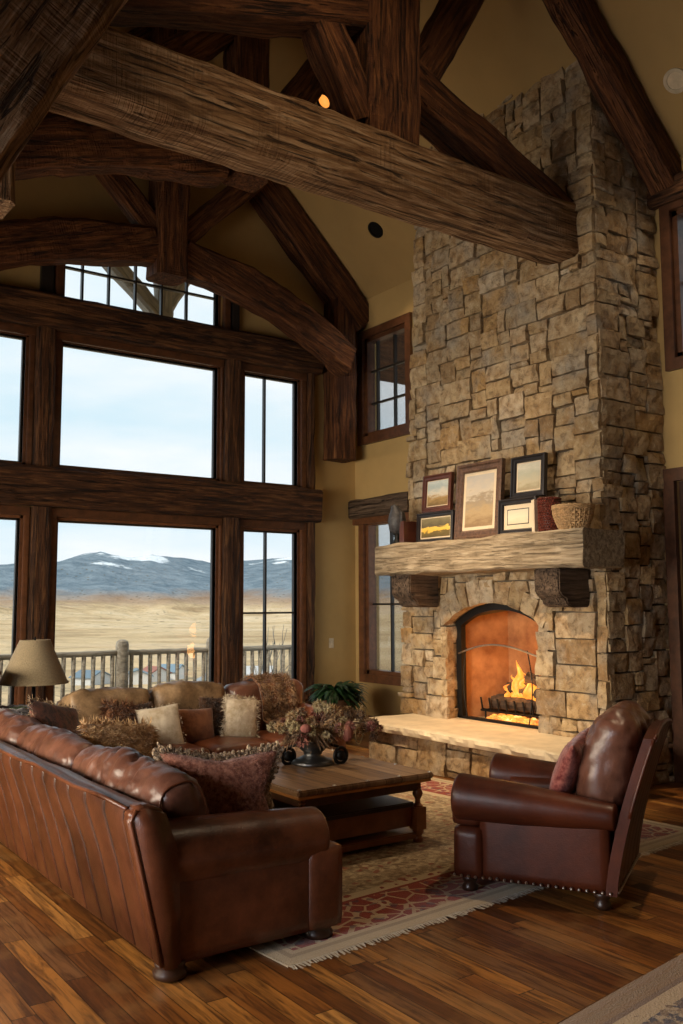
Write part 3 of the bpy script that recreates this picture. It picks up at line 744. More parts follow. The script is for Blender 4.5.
# switch plate
mb = MB(); mb.box((-.035, 0, -.06), (.035, .007, .06)); o = mb.build('switch_plate', simple('ivory', (.62, .52, .36), .4)); bev(o, .002)
r = empty('light_switch', (6.47, YB-.001, 1.02), label='ivory light switch on the ochre wall right of the windows', cat='light switch'); o.parent = r; o.location = (0, -.007, 0)
mb = MB(); mb.box((-.012, -.004, -.022), (.012, 0, .022)); q = mb.build('rocker', simple('ivory_rocker', (.68, .58, .42), .3)); q.parent = r; q.location = (0, -.007, 0)

# ------------------------------------------------------------------ soft things
def softbox(mb, a, b, r, T=None, den=.05, amp=0, freq=5, seed=0, crown=(0, 0, 0), fold=0, wr=0):
    """rounded, slightly swollen box between corners a and b"""
    a, b = Vector(a), Vector(b); c = (a+b)/2; h = (b-a)/2; r = min(r, h.x*.98, h.y*.98, h.z*.98)
    n = [max(4, int(2*h[i]/den)) for i in range(3)]
    def pos(p):
        q = Vector([max(-h[i]+r, min(h[i]-r, p[i])) for i in range(3)]); d = p-q
        if d.length > 1e-9: q = q + d.normalized()*r
        nrm = d.normalized() if d.length > 1e-9 else Vector((0, 0, 1))
        s_ = [1-(q[i]/h[i])**2 for i in range(3)]
        q = Vector([q[i] + crown[i]*(q[i]/h[i])*s_[(i+1) % 3]*s_[(i+2) % 3] for i in range(3)])
        if amp:
            k = noise.noise((q+c)*freq+Vector((seed, seed*2.3, 1)))*amp
            if fold:
                k += (abs(noise.noise(Vector(((q.x+c.x)*freq*.7, (q.y+c.y)*freq*2.6, (q.z+c.z)*freq*.9))+Vector((seed, 4, 2))))-.25)*fold
            if wr:
                w1 = Vector((q.x*5+seed, q.y*3.2, q.z*6)); dv_ = noise.noise(w1)*.8
                k -= .020*max(0, 1-abs(noise.noise(Vector((q.x*3+dv_, q.y*8+dv_*2, q.z*4+seed))))*7)*(.4+.6*s_[1]) + .006*noise.noise(Vector((q.x*20, q.y*26+dv_*6, q.z*14)))
            q = q + nrm*k
        q = q + c
        return T @ q if T else q
    for ax in range(3):
        u, v = (ax+1) % 3, (ax+2) % 3
        for sg in (-1, 1):
            vs = []
            for j in range(n[v]+1):
                for i in range(n[u]+1):
                    p = Vector((0, 0, 0)); p[ax] = sg*h[ax]
                    # finer near the edges
                    f = lambda t: t
                    p[u] = -h[u]+2*h[u]*i/n[u]; p[v] = -h[v]+2*h[v]*j/n[v]
                    vs.append(pos(p))
            w = n[u]+1; fs = [(j*w+i, j*w+i+1, (j+1)*w+i+1, (j+1)*w+i) for j in range(n[v]) for i in range(n[u])]
            mb.add(vs, fs)
def weld(o, d=.0008):
    bm = bmesh.new(); bm.from_mesh(o.data); bmesh.ops.remove_doubles(bm, verts=bm.verts, dist=d); bmesh.ops.recalc_face_normals(bm, faces=bm.faces)
    bm.to_mesh(o.data); bm.free(); o.data.polygons.foreach_set('use_smooth', [True]*len(o.data.polygons)); return o
def sbox(name, a, b, r, mat, root=None, T=None, **k):
    mb = MB(); softbox(mb, a, b, r, T, **k); o = weld(mb.build(name, mat))
    if root is not None:
        if T is not None and k.get('world', True): pass
        o.parent = root
    return o
def pill_pt(u, v, sgn, w, h, t, pinch=.10, seed=0, wr=.012):
    """u, v in -1..1; pillow surface in local X (width) / Z (height), thickness along Y"""
    x_ = u*w/2*(1-pinch*(1-abs(v))**1.0*abs(u)**2*.6 + .0); z_ = v*h/2*(1-pinch*(1-abs(u))*abs(v)**2*.6)
    th = t/2*((1-u*u)**.45)*((1-v*v)**.45)
    k = noise.noise(Vector((x_*7, z_*7, seed)))*wr + noise.noise(Vector((x_*18, z_*18, seed+4)))*wr*.4
    return Vector((x_, sgn*(th+k*min(1, (1-u*u)*(1-v*v)*4)), z_))
def pillow_mesh(mb, w, h, t, n=22, **k):
    for sg in (-1, 1):
        vs = [pill_pt(math.sin(PI/2*(2*i/n-1)), math.sin(PI/2*(2*j/n-1)), sg, w, h, t, **k) for j in range(n+1) for i in range(n+1)]
        mb.add(vs, [(j*(n+1)+i, j*(n+1)+i+1, (j+1)*(n+1)+i+1, (j+1)*(n+1)+i) for j in range(n) for i in range(n)])
def blades(mb, spots, length, width, r, droop=.4, curl=.5):
    for (p, nr) in spots:
        nr = Vector(nr); d = (nr+Vector((r.gauss(0, curl), r.gauss(0, curl), r.gauss(0, curl)-droop))).normalized()
        sd = d.orthogonal().normalized(); sd = (sd*math.cos(r.random()*6)+d.cross(sd)*math.sin(r.random()*6)).normalized()
        l_ = length*r.uniform(.5, 1.2); bd = Vector((r.gauss(0, .4), r.gauss(0, .4), -droop*1.2))
        p = Vector(p); w_ = width*r.uniform(.6, 1.3); p1 = p+d*l_*.5; p2 = p1+(d+bd*.6).normalized()*l_*.5
        b = len(mb.v); mb.add([p-sd*w_/2, p+sd*w_/2, p1+sd*w_*.4, p1-sd*w_*.4, p2], [(0, 1, 2, 3), (3, 2, 4)])
def cushion(name, loc, rot, w, h, t, mat, label, group='throw cushions', fur=None, furmat=None, edge=None, edgemat=None, seed=1, furlen=.035, pinch=.10, wr=.012, cat='cushion', face=None, knobs=0):
    r = random.Random(seed); root = empty(name, loc, 0, label, cat, group); root.rotation_euler = rot
    mb = MB(); pillow_mesh(mb, w, h, t, seed=seed, pinch=pinch, wr=wr); o = weld(mb.build('cushion_cover', mat)); o.parent = root
    if fur:
        mb = MB(); sp = []
        for i in range(fur):
            u, v = r.uniform(-.98, .98), r.uniform(-.98, .98); sg = -1 if r.random() < .7 else 1
            p = pill_pt(u, v, sg, w, h, t, seed=seed, pinch=pinch, wr=wr); sp.append((p, (u*.5, sg, v*.6)))
        blades(mb, sp+[(p+Vector((r.gauss(0, .006), 0, r.gauss(0, .006))), n_) for p, n_ in sp], furlen*.85, furlen*.09, r, .45, .5); o = mb.build('fur_pile', furmat or mat); o.parent = root; tag(o, kind='stuff')
    if edge:
        mb = MB(); sp = []
        for i in range(edge):
            s_ = r.uniform(-1, 1); k = r.randrange(4); u, v = ((s_, 1), (s_, -1), (1, s_), (-1, s_))[k]
            p = pill_pt(u*.995, v*.995, r.choice((-1, 1)), w, h, t, seed=seed, pinch=pinch, wr=wr)
            nn = ((0, 0, 1), (0, 0, -1), (1, 0, 0), (-1, 0, 0))[k]; sp.append((p+Vector((r.gauss(0, .006), r.gauss(0, .010), r.gauss(0, .006))), nn))
        blades(mb, sp, furlen*1.5, furlen*.22, r, .1, .7)
        for i in range(knobs):
            s_ = r.uniform(-1, 1); k = r.randrange(4); u, v = ((s_, 1), (s_, -1), (1, s_), (-1, s_))[k]; nn = ((0, 0, 1), (0, 0, -1), (1, 0, 0), (-1, 0, 0))[k]
            p = pill_pt(u*.995, v*.995, 1, w, h, t, seed=seed, pinch=pinch, wr=wr) + Vector(nn)*r.uniform(-.005, .028) + Vector((r.gauss(0, .005), r.gauss(0, .014), r.gauss(0, .005))); mb.sphere(p, r.uniform(.006, .0115), 4)
        o = mb.build('edge_fringe', edgemat); o.parent = root; tag(o, kind='stuff')
    return root
def roll(mb, c0, c1, r0, r1, n=28, seg=26, squash=1., amp=.004, bulge=0):
    """arm roll between two centres with domed ends"""
    c0, c1 = Vector(c0), Vector(c1); d = (c1-c0); Lg = d.length; pts = []; rad = []
    for i in range(7):
        a = PI/2*i/6; pts.append(c0 - d.normalized()*0 + d.normalized()*(r0*.35*(1-math.cos(a)) if 0 else (-r0*.30*math.cos(a)))); rad.append(max(.004, r0*math.sin(a)))
    for i in range(1, seg): t = i/seg; pts.append(c0+d*t); rad.append(r0+(r1-r0)*t+bulge*math.sin(PI*t)+noise.noise(Vector((t*6, r0*9, 1)))*amp)
    for i in range(7):
        a = PI/2*(6-i)/6; pts.append(c1 + d.normalized()*(r1*.30*math.cos(a))); rad.append(max(.004, r1*math.sin(a)))
    mb.tube(pts, rad, n)
def bun_foot(name, x_, y_, h, root, r=.055, mat=None):
    mb = MB(); mb.lathe([(r*.7, 0), (r*.95, h*.15), (r, h*.45), (r*.85, h*.75), (r*.6, h*.85), (r*.7, h)], (x_, y_, 0), 18)
    o = weld(mb.build(name, mat or simple('dark_foot', (.035, .015, .008), .35))); o.parent = root; return o
FOOT = simple('dark_turned_wood', (.035, .015, .008), .35)

# ---- near leather sofa (its back towards the viewer's left, near arm towards the viewer)
SX, SY = 1.98, 5.25
sofa = empty('leather_sofa', (SX, SY, 0), label='long brown leather sofa in the left foreground, seen from behind', cat='sofa')
def loc(o, root): return put(o, root)
Y0s, Y1s = 3.50, 6.82
# seamed outer back
mb = MB(); n0 = 30
prof = [(1.60, .06), (1.575, .08), (1.50, .42), (1.435, .645), (1.44, .685), (1.475, .70), (1.53, .695), (1.57, .66), (1.62, .50), (1.80, .40), (1.80, .06)]
def zoff(y): return 0.012*math.sin(y*1.3)
step = 0
rows = []
NS = 17; fr_ = (0, .035, .12, .5, .88, .965); gd = (-.013, -.004, 0, .003, 0, -.004)
for i in range(NS*6+1):
    rows.append((Y0s+.05+(Y1s-Y0s-.1)*(i//6+fr_[i % 6])/NS, gd[i % 6]))
vs = []; K = len(prof)
for (y, gsh) in rows:
    for j, (px, pz) in enumerate(prof):
        w_ = 1 if j <= 3 else (.3 if j <= 6 else 0)
        lean = (pz-.1)*.16*(1 if j < 6 else 0)*min(1, max(0, (y-Y0s-.1)/.5))*min(1, max(0, (Y1s-.1-y)/.5))
        vs.append((px - gsh*w_ + noise.noise(Vector((y*4, pz*4, 3)))*.006, y+lean, pz + noise.noise(Vector((y*3, 2, px*2)))*.008*(pz > .5)))
fs = [(i*K+j, i*K+j+1, (i+1)*K+j+1, (i+1)*K+j) for i in range(len(rows)-1) for j in range(K-1)]
r_ = random.Random(2); tones = [r_.random() for _ in range(30)]
fs += [(i*K+K-1, i*K, (i+1)*K, (i+1)*K+K-1) for i in range(len(rows)-1)]
fs += [tuple(range(K))[::-1], tuple(range((len(rows)-1)*K, len(rows)*K))]
mb.add(vs, fs)
for q in range(len(rows)-1):
    for j in range(K-1): mb.c[q*(K-1)+j] = -1 if (q % 6 in (0, 5) and j < 4) else tones[q//6]
loc(mb.build('seamed_back', LEATHER_S, smooth=True, attr='strip', auto=50), sofa)
# padded end of the back
mb = MB()
mb.prism([(1.578, .06), (1.43, .66), (1.45, .70), (1.50, .715), (1.58, .68), (1.645, .50), (1.66, .06)], 1, Y0s-.05, Y0s+.05)
o = mb.build('back_end_panel', LEATHER); bev(o, .014, 3); o.data.polygons.foreach_set('use_smooth', [True]*len(o.data.polygons)); loc(o, sofa)
mb = MB(); mb.tube([(1.572, Y0s-.045, .08), (1.50, Y0s-.045, .38), (1.432, Y0s-.045, .655), (1.455, Y0s-.045, .698)], .008, 8); mb.tube([(1.445, Y0s+.03+.3*i, .690+.008*math.sin(i*2)) for i in range(11)], .010, 8)
loc(mb.build('piping', LEATHER, smooth=True), sofa)
# arms
def sofa_arm(ya, inward):
    mb = MB(); s_ = inward
    roll(mb, (1.58, ya+.10*s_, .470), (2.38, ya+.10*s_, .437), .142, .130, bulge=.004)
    o = mb.build('rolled_arm', LEATHER, smooth=True); loc(o, sofa)
    mb = MB(); lo, hi = sorted((ya-.012*s_, ya+.22*s_)); softbox(mb, (1.60, lo, .055), (2.36, hi, .46), .02, amp=.004); loc(weld(mb.build('arm_panel', LEATHER)), sofa)
    mb = MB(); lo, hi = sorted((ya-.03*s_, ya+.24*s_)); softbox(mb, (2.28, lo, .055), (2.47, hi, .42), .03, amp=.004); loc(weld(mb.build('arm_front', LEATHER)), sofa)
sofa_arm(Y0s, 1); sofa_arm(Y1s, -1)
mb = MB(); softbox(mb, (1.66, Y0s+.2, .09), (2.42, Y1s-.2, .27), .02); loc(weld(mb.build('seat_base', LEATHER)), sofa)
cw = (Y1s-Y0s-.5)/3
for i in range(3):
    mb = MB(); softbox(mb, (1.78, Y0s+.25+cw*i+.004, .27), (2.47, Y0s+.25+cw*(i+1)-.004, .44), .06, amp=.008, crown=(0, 0, .02), seed=i); loc(weld(mb.build('seat_cushion', LEATHER)), sofa)
for i, (ya, yb) in enumerate(((3.62, 4.78), (4.80, 5.76), (5.78, 6.60))):
    mb = MB(); T = Matrix.Translation((1.76, (ya+yb)/2, .560)) @ Matrix.Rotation(R(-14), 4, 'Y')
    h_ = (yb-ya)/2
    softbox(mb, (-.125, -h_, -.20), (.125, h_, .20), .105, T, den=.022, amp=.022, freq=3.6, crown=(.04, 0, .045), seed=i*3+1, fold=.03, wr=1)
    o = weld(mb.build('back_cushion', LEATHER_P)); loc(o, sofa)
    mb = MB()
    for e in (-1, 1):
        pts = []
        for k in range(33):
            a = 2*PI*k/32; ca, sa = math.cos(a), math.sin(a); q = 1/max(abs(ca)**3.2+abs(sa)**3.2, 1e-6)**(1/3.2)
            pts.append(T @ Vector((.108*ca*q, e*(h_-.02), .185*sa*q)))
        if e < 0 and i == 0: mb.tube(pts, .006, 6, cap=False)
    if mb.v: mb.build('cushion_piping', LEATHER, smooth=True, parent=o)
for (a, b) in ((1.645, 3.535), (2.38, 3.56), (1.67, 6.72), (2.38, 6.72)):
    mb = MB(); mb.lathe([(.05, 0), (.068, .010), (.070, .03), (.058, .045), (.064, .055), (.064, .07)], (a, b, 0), 20); loc(weld(mb.build('bun_foot', FOOT)), sofa)

# cushions and a throw on the near sofa
def crot(facing, tilt, spin=0):
    """pillow whose front (-Y local) looks to compass angle 'facing' (0 = +X), tilted back"""
    return (Matrix.Rotation(R(facing+90), 3, 'Z') @ Matrix.Rotation(R(-tilt), 3, 'X') @ Matrix.Rotation(R(spin), 3, 'Y')).to_euler()
cushion('throw_cushion', (2.05, 3.90, .62), crot(-108, 12, 2), .58, .40, .22, BURG, 'large burgundy cushion with curly brown fringe, at the near arm of the leather sofa', fur=3500, furmat=BURG, edge=4600, edgemat=FRINGE, seed=5, furlen=.020, pinch=.48, knobs=900)
cushion('throw_cushion', (2.08, 5.15, .60), crot(-70, 22, 8), .50, .42, .16, FURTAN, 'tan furry cushion on the near leather sofa, just beyond the burgundy one', fur=2600, edge=900, edgemat=FURTAN, seed=6, furlen=.04)
cushion('throw_cushion', (2.02, 6.15, .63), crot(-50, 20, 14), .52, .44, .16, PLAID, 'dark plaid cushion at the far end of the near leather sofa', edge=700, edgemat=FRINGE, seed=8, furlen=.025)

# ---- far sofa under the windows
fs2 = empty('hide_sofa', (3.4, 6.75, 0), label='tan and brown hide sofa below the tall windows, heaped with cushions', cat='sofa')
mb = MB(); softbox(mb, (2.55, 6.28, .09), (4.45, 7.12, .27), .03); put(weld(mb.build('seat_base', LEATHER)), fs2)
for i in range(3):
    a = 2.66+.565*i
    mb = MB(); softbox(mb, (a+.004, 6.22, .27), (a+.561, 6.88, .43), .06, amp=.008, crown=(0, 0, .02), seed=i+20); put(weld(mb.build('seat_cushion', LEATHER)), fs2)
for (a, b, m_, z1) in ((2.34, 3.02, TANLE, .83), (3.02, 3.70, TANLE, .85), (3.72, 4.46, LEATHER_P, .82)):
    mb = MB(); T = Matrix.Translation(((a+b)/2, 6.98, (z1+.36)/2)) @ Matrix.Rotation(R(-10), 4, 'X')
    softbox(mb, (-(b-a)/2, -.13, -(z1-.36)/2), ((b-a)/2, .12, (z1-.36)/2), .075, T, den=.035, amp=.03, freq=5, seed=a, crown=(0, .03, .02), fold=.05, wr=1)
    put(weld(mb.build('back_cushion', m_)), fs2)
mb = MB(); softbox(mb, (2.34, 7.08, .09), (4.46, 7.24, .76), .05, amp=.01); put(weld(mb.build('back_frame', TANLE)), fs2)
for a in (2.50, 4.34):
    mb = MB(); roll(mb, (a+.09, 7.10, .54), (a+.09, 6.32, .50), .10, .115); put(mb.build('rolled_arm', LEATHER if a > 3 else TANLE, smooth=True), fs2)
    mb = MB(); softbox(mb, (a+.02, 6.30, .09), (a+.17, 7.15, .48), .02); put(weld(mb.build('arm_panel', LEATHER if a > 3 else TANLE)), fs2)
for (a, b) in ((2.62, 6.38), (4.4, 6.38), (2.62, 7.1), (4.4, 7.1)):
    mb = MB(); mb.lathe([(.04, 0), (.06, .02), (.06, .05), (.045, .08), (.05, .10)], (a, b, 0), 16); put(weld(mb.build('bun_foot', FOOT)), fs2)
G = 'cushions on the far sofa'
cushion('throw_cushion', (2.73, 6.70, .57), crot(-80, 16, 10), .38, .32, .18, FURBR, 'shaggy russet fur cushion, leftmost on the far sofa', G, fur=2600, edge=500, edgemat=FURBR, seed=11, furlen=.05)
cushion('throw_cushion', (2.82, 6.72, .58), crot(-100, 20, -6), .30, .32, .14, FURDK, 'dark brown fur cushion behind the left cream cushion', G, fur=1800, seed=12, furlen=.04)
cushion('throw_cushion', (2.94, 6.56, .565), crot(-104, 20, -7), .33, .33, .13, CREAM, 'cream hide cushion with brown blotches, the left of the two pale ones', G, seed=13, edge=300, edgemat=CREAM, furlen=.016)
cushion('throw_cushion', (3.28, 6.66, .545), crot(-92, 16, 2), .33, .27, .14, RUSSET, 'plain russet suede cushion in the middle of the far sofa', G, seed=14, edge=300, edgemat=FURDK, furlen=.016)
cushion('throw_cushion', (3.52, 6.74, .585), crot(-92, 20, 4), .30, .33, .13, FURDK, 'dark brown fur cushion behind the right cream cushion', G, fur=1500, seed=15, furlen=.04)
cushion('throw_cushion', (3.66, 6.60, .575), crot(-98, 18, 8), .27, .34, .13, CREAM, 'cream cushion with a shaggy white lower edge, the right of the two pale ones', G, seed=16, fur=500, edge=700, edgemat=CREAM, furlen=.03)
# fur throw over the right end
r_ = random.Random(31); mb = MB(); sp = []
path = [(7.30, .50), (7.27, .70), (7.16, .83), (7.02, .865), (6.88, .80), (6.80, .66), (6.78, .52), (6.60, .475), (6.30, .47), (6.18, .40), (6.17, .22)]
def thr(u, v):
    t = v*(len(path)-1); i = min(len(path)-2, int(t)); f = t-i; y_ = path[i][0]*(1-f)+path[i+1][0]*f; z_ = path[i][1]*(1-f)+path[i+1][1]*f
    x_ = 3.96+u*.40+.02*math.sin(v*7)-.12*v*(u-.5)
    k = .018*math.sin(u*15+v*3)+noise.noise(Vector((x_*7, y_*6, z_*6)))*.02
    return Vector((x_, y_-k*.6, z_+k*.6))
mb.grid(thr, 22, 60); b0 = len(mb.v); o = mb.build('fur_throw', FURBR, smooth=True)
md = o.modifiers.new('thickness', 'SOLIDIFY'); md.thickness = .014
fth = empty('fur_throw', (4.15, 6.75, .43), label='shaggy brown fur throw draped over the right end of the far sofa', cat='throw blanket')
o.name = 'throw_cloth'; put(o, fth); mb = MB()
for i in range(5200):
    u, v = r_.random(), r_.random(); p = thr(u, v); q1 = thr(min(1, u+.02), v)-p; q2 = thr(u, min(1, v+.01))-p; n_ = q1.cross(q2)
    if n_.length < 1e-9: continue
    n_.normalize(); 
    if n_.z < -.3 or (n_.y > .3 and v > .4): n_ = -n_
    sp.append((p+n_*.006, n_))
blades(mb, sp+[(p+Vector((r_.gauss(0, .008), 0, r_.gauss(0, .008))), n_) for p, n_ in sp], .045, .005, r_, .7, .5); o = put(mb.build('fur_pile', FURTHR), fth); tag(o, kind='stuff')

# ---- side table, lamp, basket and cabinet beyond the near sofa
st = empty('side_table', (2.17, 7.40, 0), label='small dark side table in the corner between the two sofas, under the lamp', cat='side table')
mb = MB(); mb.lathe([(.27, .56), (.29, .57), (.29, .59), (.27, .60)], (2.17, 7.40, 0), 28); put(mb.build('table_top', TRIM), st)
mb = MB(); mb.lathe([(.03, .08), (.05, .15), (.028, .3), (.05, .42), (.03, .56)], (2.17, 7.40, 0), 16); put(weld(mb.build('pedestal', TRIM)), st)
for k in range(3):
    a = k*2*PI/3+.5; mb = MB(); mb.tube([(2.17, 7.4, .14), (2.17+.12*math.cos(a), 7.4+.12*math.sin(a), .10), (2.17+.22*math.cos(a), 7.4+.22*math.sin(a), .018)], [.03, .024, .018], 8); put(mb.build('leg', TRIM, smooth=True), st)
lp = empty('table_lamp', (2.215, 7.36, .60), label='table lamp with a beige linen shade, on the side table between the sofas', cat='lamp')
LX, LY = 2.215, 7.36; zb, zt = .885, 1.225
mb = MB(); mb.lathe([(.07, .60), (.08, .612), (.05, .63), (.018, .65), (.014, .72), (.03, .75), (.014, .78), (.012, .96)], (LX, LY, 0), 18); put(weld(mb.build('lamp_base', BLACK)), lp)
mb = MB(); N0 = 40; vs = []
for (rr, z_) in ((.266, zb), (.259, zb+.010), (.118, zt-.004), (.114, zt), (.110, zt-.002), (.256, zb+.002)):
    for k in range(N0): vs.append((LX+rr*math.cos(2*PI*k/N0), LY+rr*math.sin(2*PI*k/N0), z_))
mb.add(vs, [(i*N0+k, i*N0+(k+1) % N0, (i+1)*N0+(k+1) % N0, (i+1)*N0+k) for i in range(5) for k in range(N0)])
put(mb.build('lamp_shade', LINEN, smooth=True, auto=60), lp)
mb = MB(); mb.lathe([(.268, zb-.002), (.270, zb+.006), (.264, zb+.014)], (LX, LY, 0), 40); mb.f = mb.f[:-2]; mb.c = mb.c[:-2]; mb.mi = mb.mi[:-2]; mb.build('shade_binding', LINEN, smooth=True, parent=bpy.data.objects['lamp_shade'])
mb = MB(); mb.lathe([(.004, zt-.02), (.007, zt+.0), (.012, zt+.012), (.004, zt+.026)], (LX, LY, 0), 10); mb.tube([(LX-.10, LY, zt-.012), (LX+.10, LY, zt-.012)], .003, 5); mb.build('finial', BLACK, parent=bpy.data.objects['lamp_shade'])
GREYF = fabric('grey_weave', (.07, .065, .07), (.17, .155, .15), 40)
bk = empty('planter_basket', (1.98, 6.99, 0), label='grey woven planter with low greenery beside the lamp', cat='planter')
mb = MB()
for k in range(22):
    z_ = .02+k*.034; rr = .12+.022*k/22; mb.tube([(1.985+rr*math.cos(a*2*PI/24), 7.0+rr*math.sin(a*2*PI/24), z_+.004*(-1)**a) for a in range(25)], .017, 6, cap=False)
mb.lathe([(.11, .01), (.13, .70)], (1.985, 7.0, 0), 20)
put(mb.build('woven_pot', GREYF), bk)
GREEN = simple('dull_green_leaf', (.05, .085, .03), .6, var=.5, scale=14); FERN = simple('fern_green', (.018, .060, .016), .5, var=.6, scale=9)
def leaves(mb, c, n, lg, wd, r, up=.6, spread=1., seg=5):
    for i in range(n):
        a = r.uniform(0, 2*PI); el = r.uniform(.15, 1.3)*up; L_ = lg*r.uniform(.55, 1.1)
        p = Vector(c)+Vector((r.gauss(0, .02), r.gauss(0, .02), 0)); d = Vector((math.cos(a)*spread, math.sin(a)*spread, el)).normalized(); pts = []
        for k in range(seg+1): pts.append(p.copy()); p = p+d*L_/seg; d = (d+Vector((0, 0, -.28))).normalized()
        sd = Vector((-math.sin(a), math.cos(a), 0)); vs = []
        for k, q in enumerate(pts):
            w_ = wd*math.sin(PI*(k/seg*.9+.08)); vs += [q-sd*w_, q+Vector((0, 0, w_*.25)), q+sd*w_]
        mb.add(vs, [f for k in range(seg) for f in ((3*k, 3*k+1, 3*k+4, 3*k+3), (3*k+1, 3*k+2, 3*k+5, 3*k+4))])
mb = MB(); leaves(mb, (1.985, 7.0, .72), 60, .12, .010, random.Random(2)); put(mb.build('greenery', GREEN), bk)
cb_ = empty('wooden_cabinet', (1.64, 7.25, 0), label='dark wooden cabinet at the left edge behind the leather sofa', cat='cabinet')
mb = MB(); mb.box((1.42, 7.05, .06), (1.86, 7.45, .98)); o = mb.build('body', TRIM); put(o, cb_)
mb = MB(); mb.box((1.39, 7.02, .98), (1.875, 7.48, 1.02)); put(bev(mb.build('top', TRIM), .008), cb_)
mb = MB(); mb.box((1.44, 7.03, .10), (1.635, 7.049, .94)); d_ = put(bev(mb.build('door', TRIM_RED), .006), cb_); kx = 1.61 if d_.name == 'door' else 1.675; mb = MB(); mb.sphere((kx, 7.018, .55), .014, 8); mb.build('knob', BLACK, smooth=True, parent=d_)
mb = MB(); mb.box((1.65, 7.03, .10), (1.845, 7.049, .94)); d_ = put(bev(mb.build('door', TRIM_RED), .006), cb_); kx = 1.61 if d_.name == 'door' else 1.675; mb = MB(); mb.sphere((kx, 7.018, .55), .014, 8); mb.build('knob', BLACK, smooth=True, parent=d_)
mb = MB(); mb.box((1.43, 7.06, 0), (1.85, 7.44, .06)); put(mb.build('plinth', TRIM), cb_)

# ---- potted fern in the corner
pf = empty('potted_fern', (5.97, 8.55, 0), label='dark green fern in a pot in the corner below the right window post', cat='plant')
mb = MB(); mb.lathe([(.15, 0), (.17, .03), (.21, .32), (.225, .40), (.225, .44), (.20, .44), (.19, .40)], (5.97, 8.55, 0), 24); put(weld(mb.build('pot', simple('brown_pot', (.12, .06, .03), .5))), pf)
mb = MB(); leaves(mb, (5.97, 8.55, .44), 240, .42, .034, random.Random(4), up=1.1, spread=.8, seg=7); put(mb.build('fronds', FERN), pf)

# ---- coffee table
x = M('table_planks'); v = x.coord(); sp = x.N('ShaderNodeSeparateXYZ'); x.L(v, sp.inputs[0])
k = x.math('FLOOR', x.math('DIVIDE', sp.outputs[0], .125)); wn = x.N('ShaderNodeTexWhiteNoise', noise_dimensions='1D'); x.L(k, wn.inputs['W'])
g = x.noise(x.coord((20, 1.5, 1)), 1.5, 6, .6); c = x.ramp(x.math('ADD', x.math('MULTIPLY', g, .75), x.math('MULTIPLY', wn.outputs[0], .25)), [(.3, (.12, .06, .026)), (.5, (.30, .17, .08)), (.7, (.46, .28, .14))])
ed = x.math('LESS_THAN', x.math('FRACT', x.math('DIVIDE', sp.outputs[0], .125)), .03); c = x.mix(ed, c, (.03, .012, .005)); x.col(c); x.pr(.42); x.bump(x.math('SUBTRACT', g, ed), .3, .006)
TPL = x.m
TX0, TX1, TY0, TY1, TZ = 2.85, 3.87, 4.46, 5.92, .44
ct = empty('coffee_table', (3.36, 5.19, 0), label='low wooden coffee table with turned legs and lower chest, in the middle of the rug', cat='coffee table')
o = bxw('table_top', (TX0, TY0, TZ-.035), (TX1, TY1, TZ), TPL, ct, .008)
bxw('top_edging', (TX0+.012, TY0+.012, TZ-.055), (TX1-.012, TY1-.012, TZ-.035), simple('honey_edge', (.50, .21, .05), .4), ct, .004)
mb = MB(); mb.box((TX0+.06, TY0+.06, TZ-.11), (TX1-.06, TY0+.085, TZ-.055)); mb.box((TX0+.06, TY1-.085, TZ-.11), (TX1-.06, TY1-.06, TZ-.055)); mb.box((TX0+.06, TY0+.085, TZ-.11), (TX0+.085, TY1-.085, TZ-.055)); mb.box((TX1-.085, TY0+.085, TZ-.11), (TX1-.06, TY1-.085, TZ-.055)); put(mb.build('apron', TRIM), ct)
LEGM = simple('table_leg_wood', (.24, .080, .026), .35, var=.3)
for a in (TX0+.075, TX1-.075):
    for b in (TY0+.075, TY1-.075):
        mb = MB(); mb.lathe([(.030, .225), (.034, .235), (.018, .25), (.016, .27), (.030, .295), (.034, .31), (.026, .33), (.014, .345), (.024, .352), (.014, .362), (.03, .39), (.03, TZ-.055)], (a, b, 0), 16)
        mb.box((a-.038, b-.038, .09), (a+.038, b+.038, .226)); mb.lathe([(.020, 0), (.032, .015), (.034, .03), (.024, .05), (.036, .07), (.036, .09)], (a, b, 0), 16)
        put(mb.build('leg', LEGM, smooth=True, auto=40), ct)
bxw('chest_box', (TX0+.095, TY0+.095, .105), (TX1-.095, TY1-.095, .232), LEGM, ct, .006)
bxw('chest_lid', (TX0+.115, TY0+.06, .232), (TX1-.115, TY1-.06, .262), simple('dark_lid', (.035, .018, .012), .35, var=.3), ct, .006)
bxw('bottom_rail', (TX0+.07, TY0+.06, .035), (TX1-.07, TY1-.06, .075), LEGM, ct, .008)
for i in range(16):
    pts = [(TX0+.02, TY0+.02), (TX1-.02, TY0+.02), (TX0+.02, TY1-.02), (TX1-.02, TY1-.02)] + [(TX0+.02+(TX1-TX0-.04)*k/4, TY0+.02) for k in (1, 2, 3)] + [(TX0+.02+(TX1-TX0-.04)*k/4, TY1-.02) for k in (1, 2, 3)] + [(TX0+.02, TY0+(TY1-TY0)*k/4) for k in (1, 2, 3)] + [(TX1-.02, TY0+(TY1-TY0)*k/4) for k in (1, 2, 3)]
    mb = MB(); mb.sphere((0, 0, 0), .013, 6, (1, 1, .5)); o = mb.build('stud', STEEL, smooth=True); o.location = (*pts[i], TZ+.001); put(o, ct)

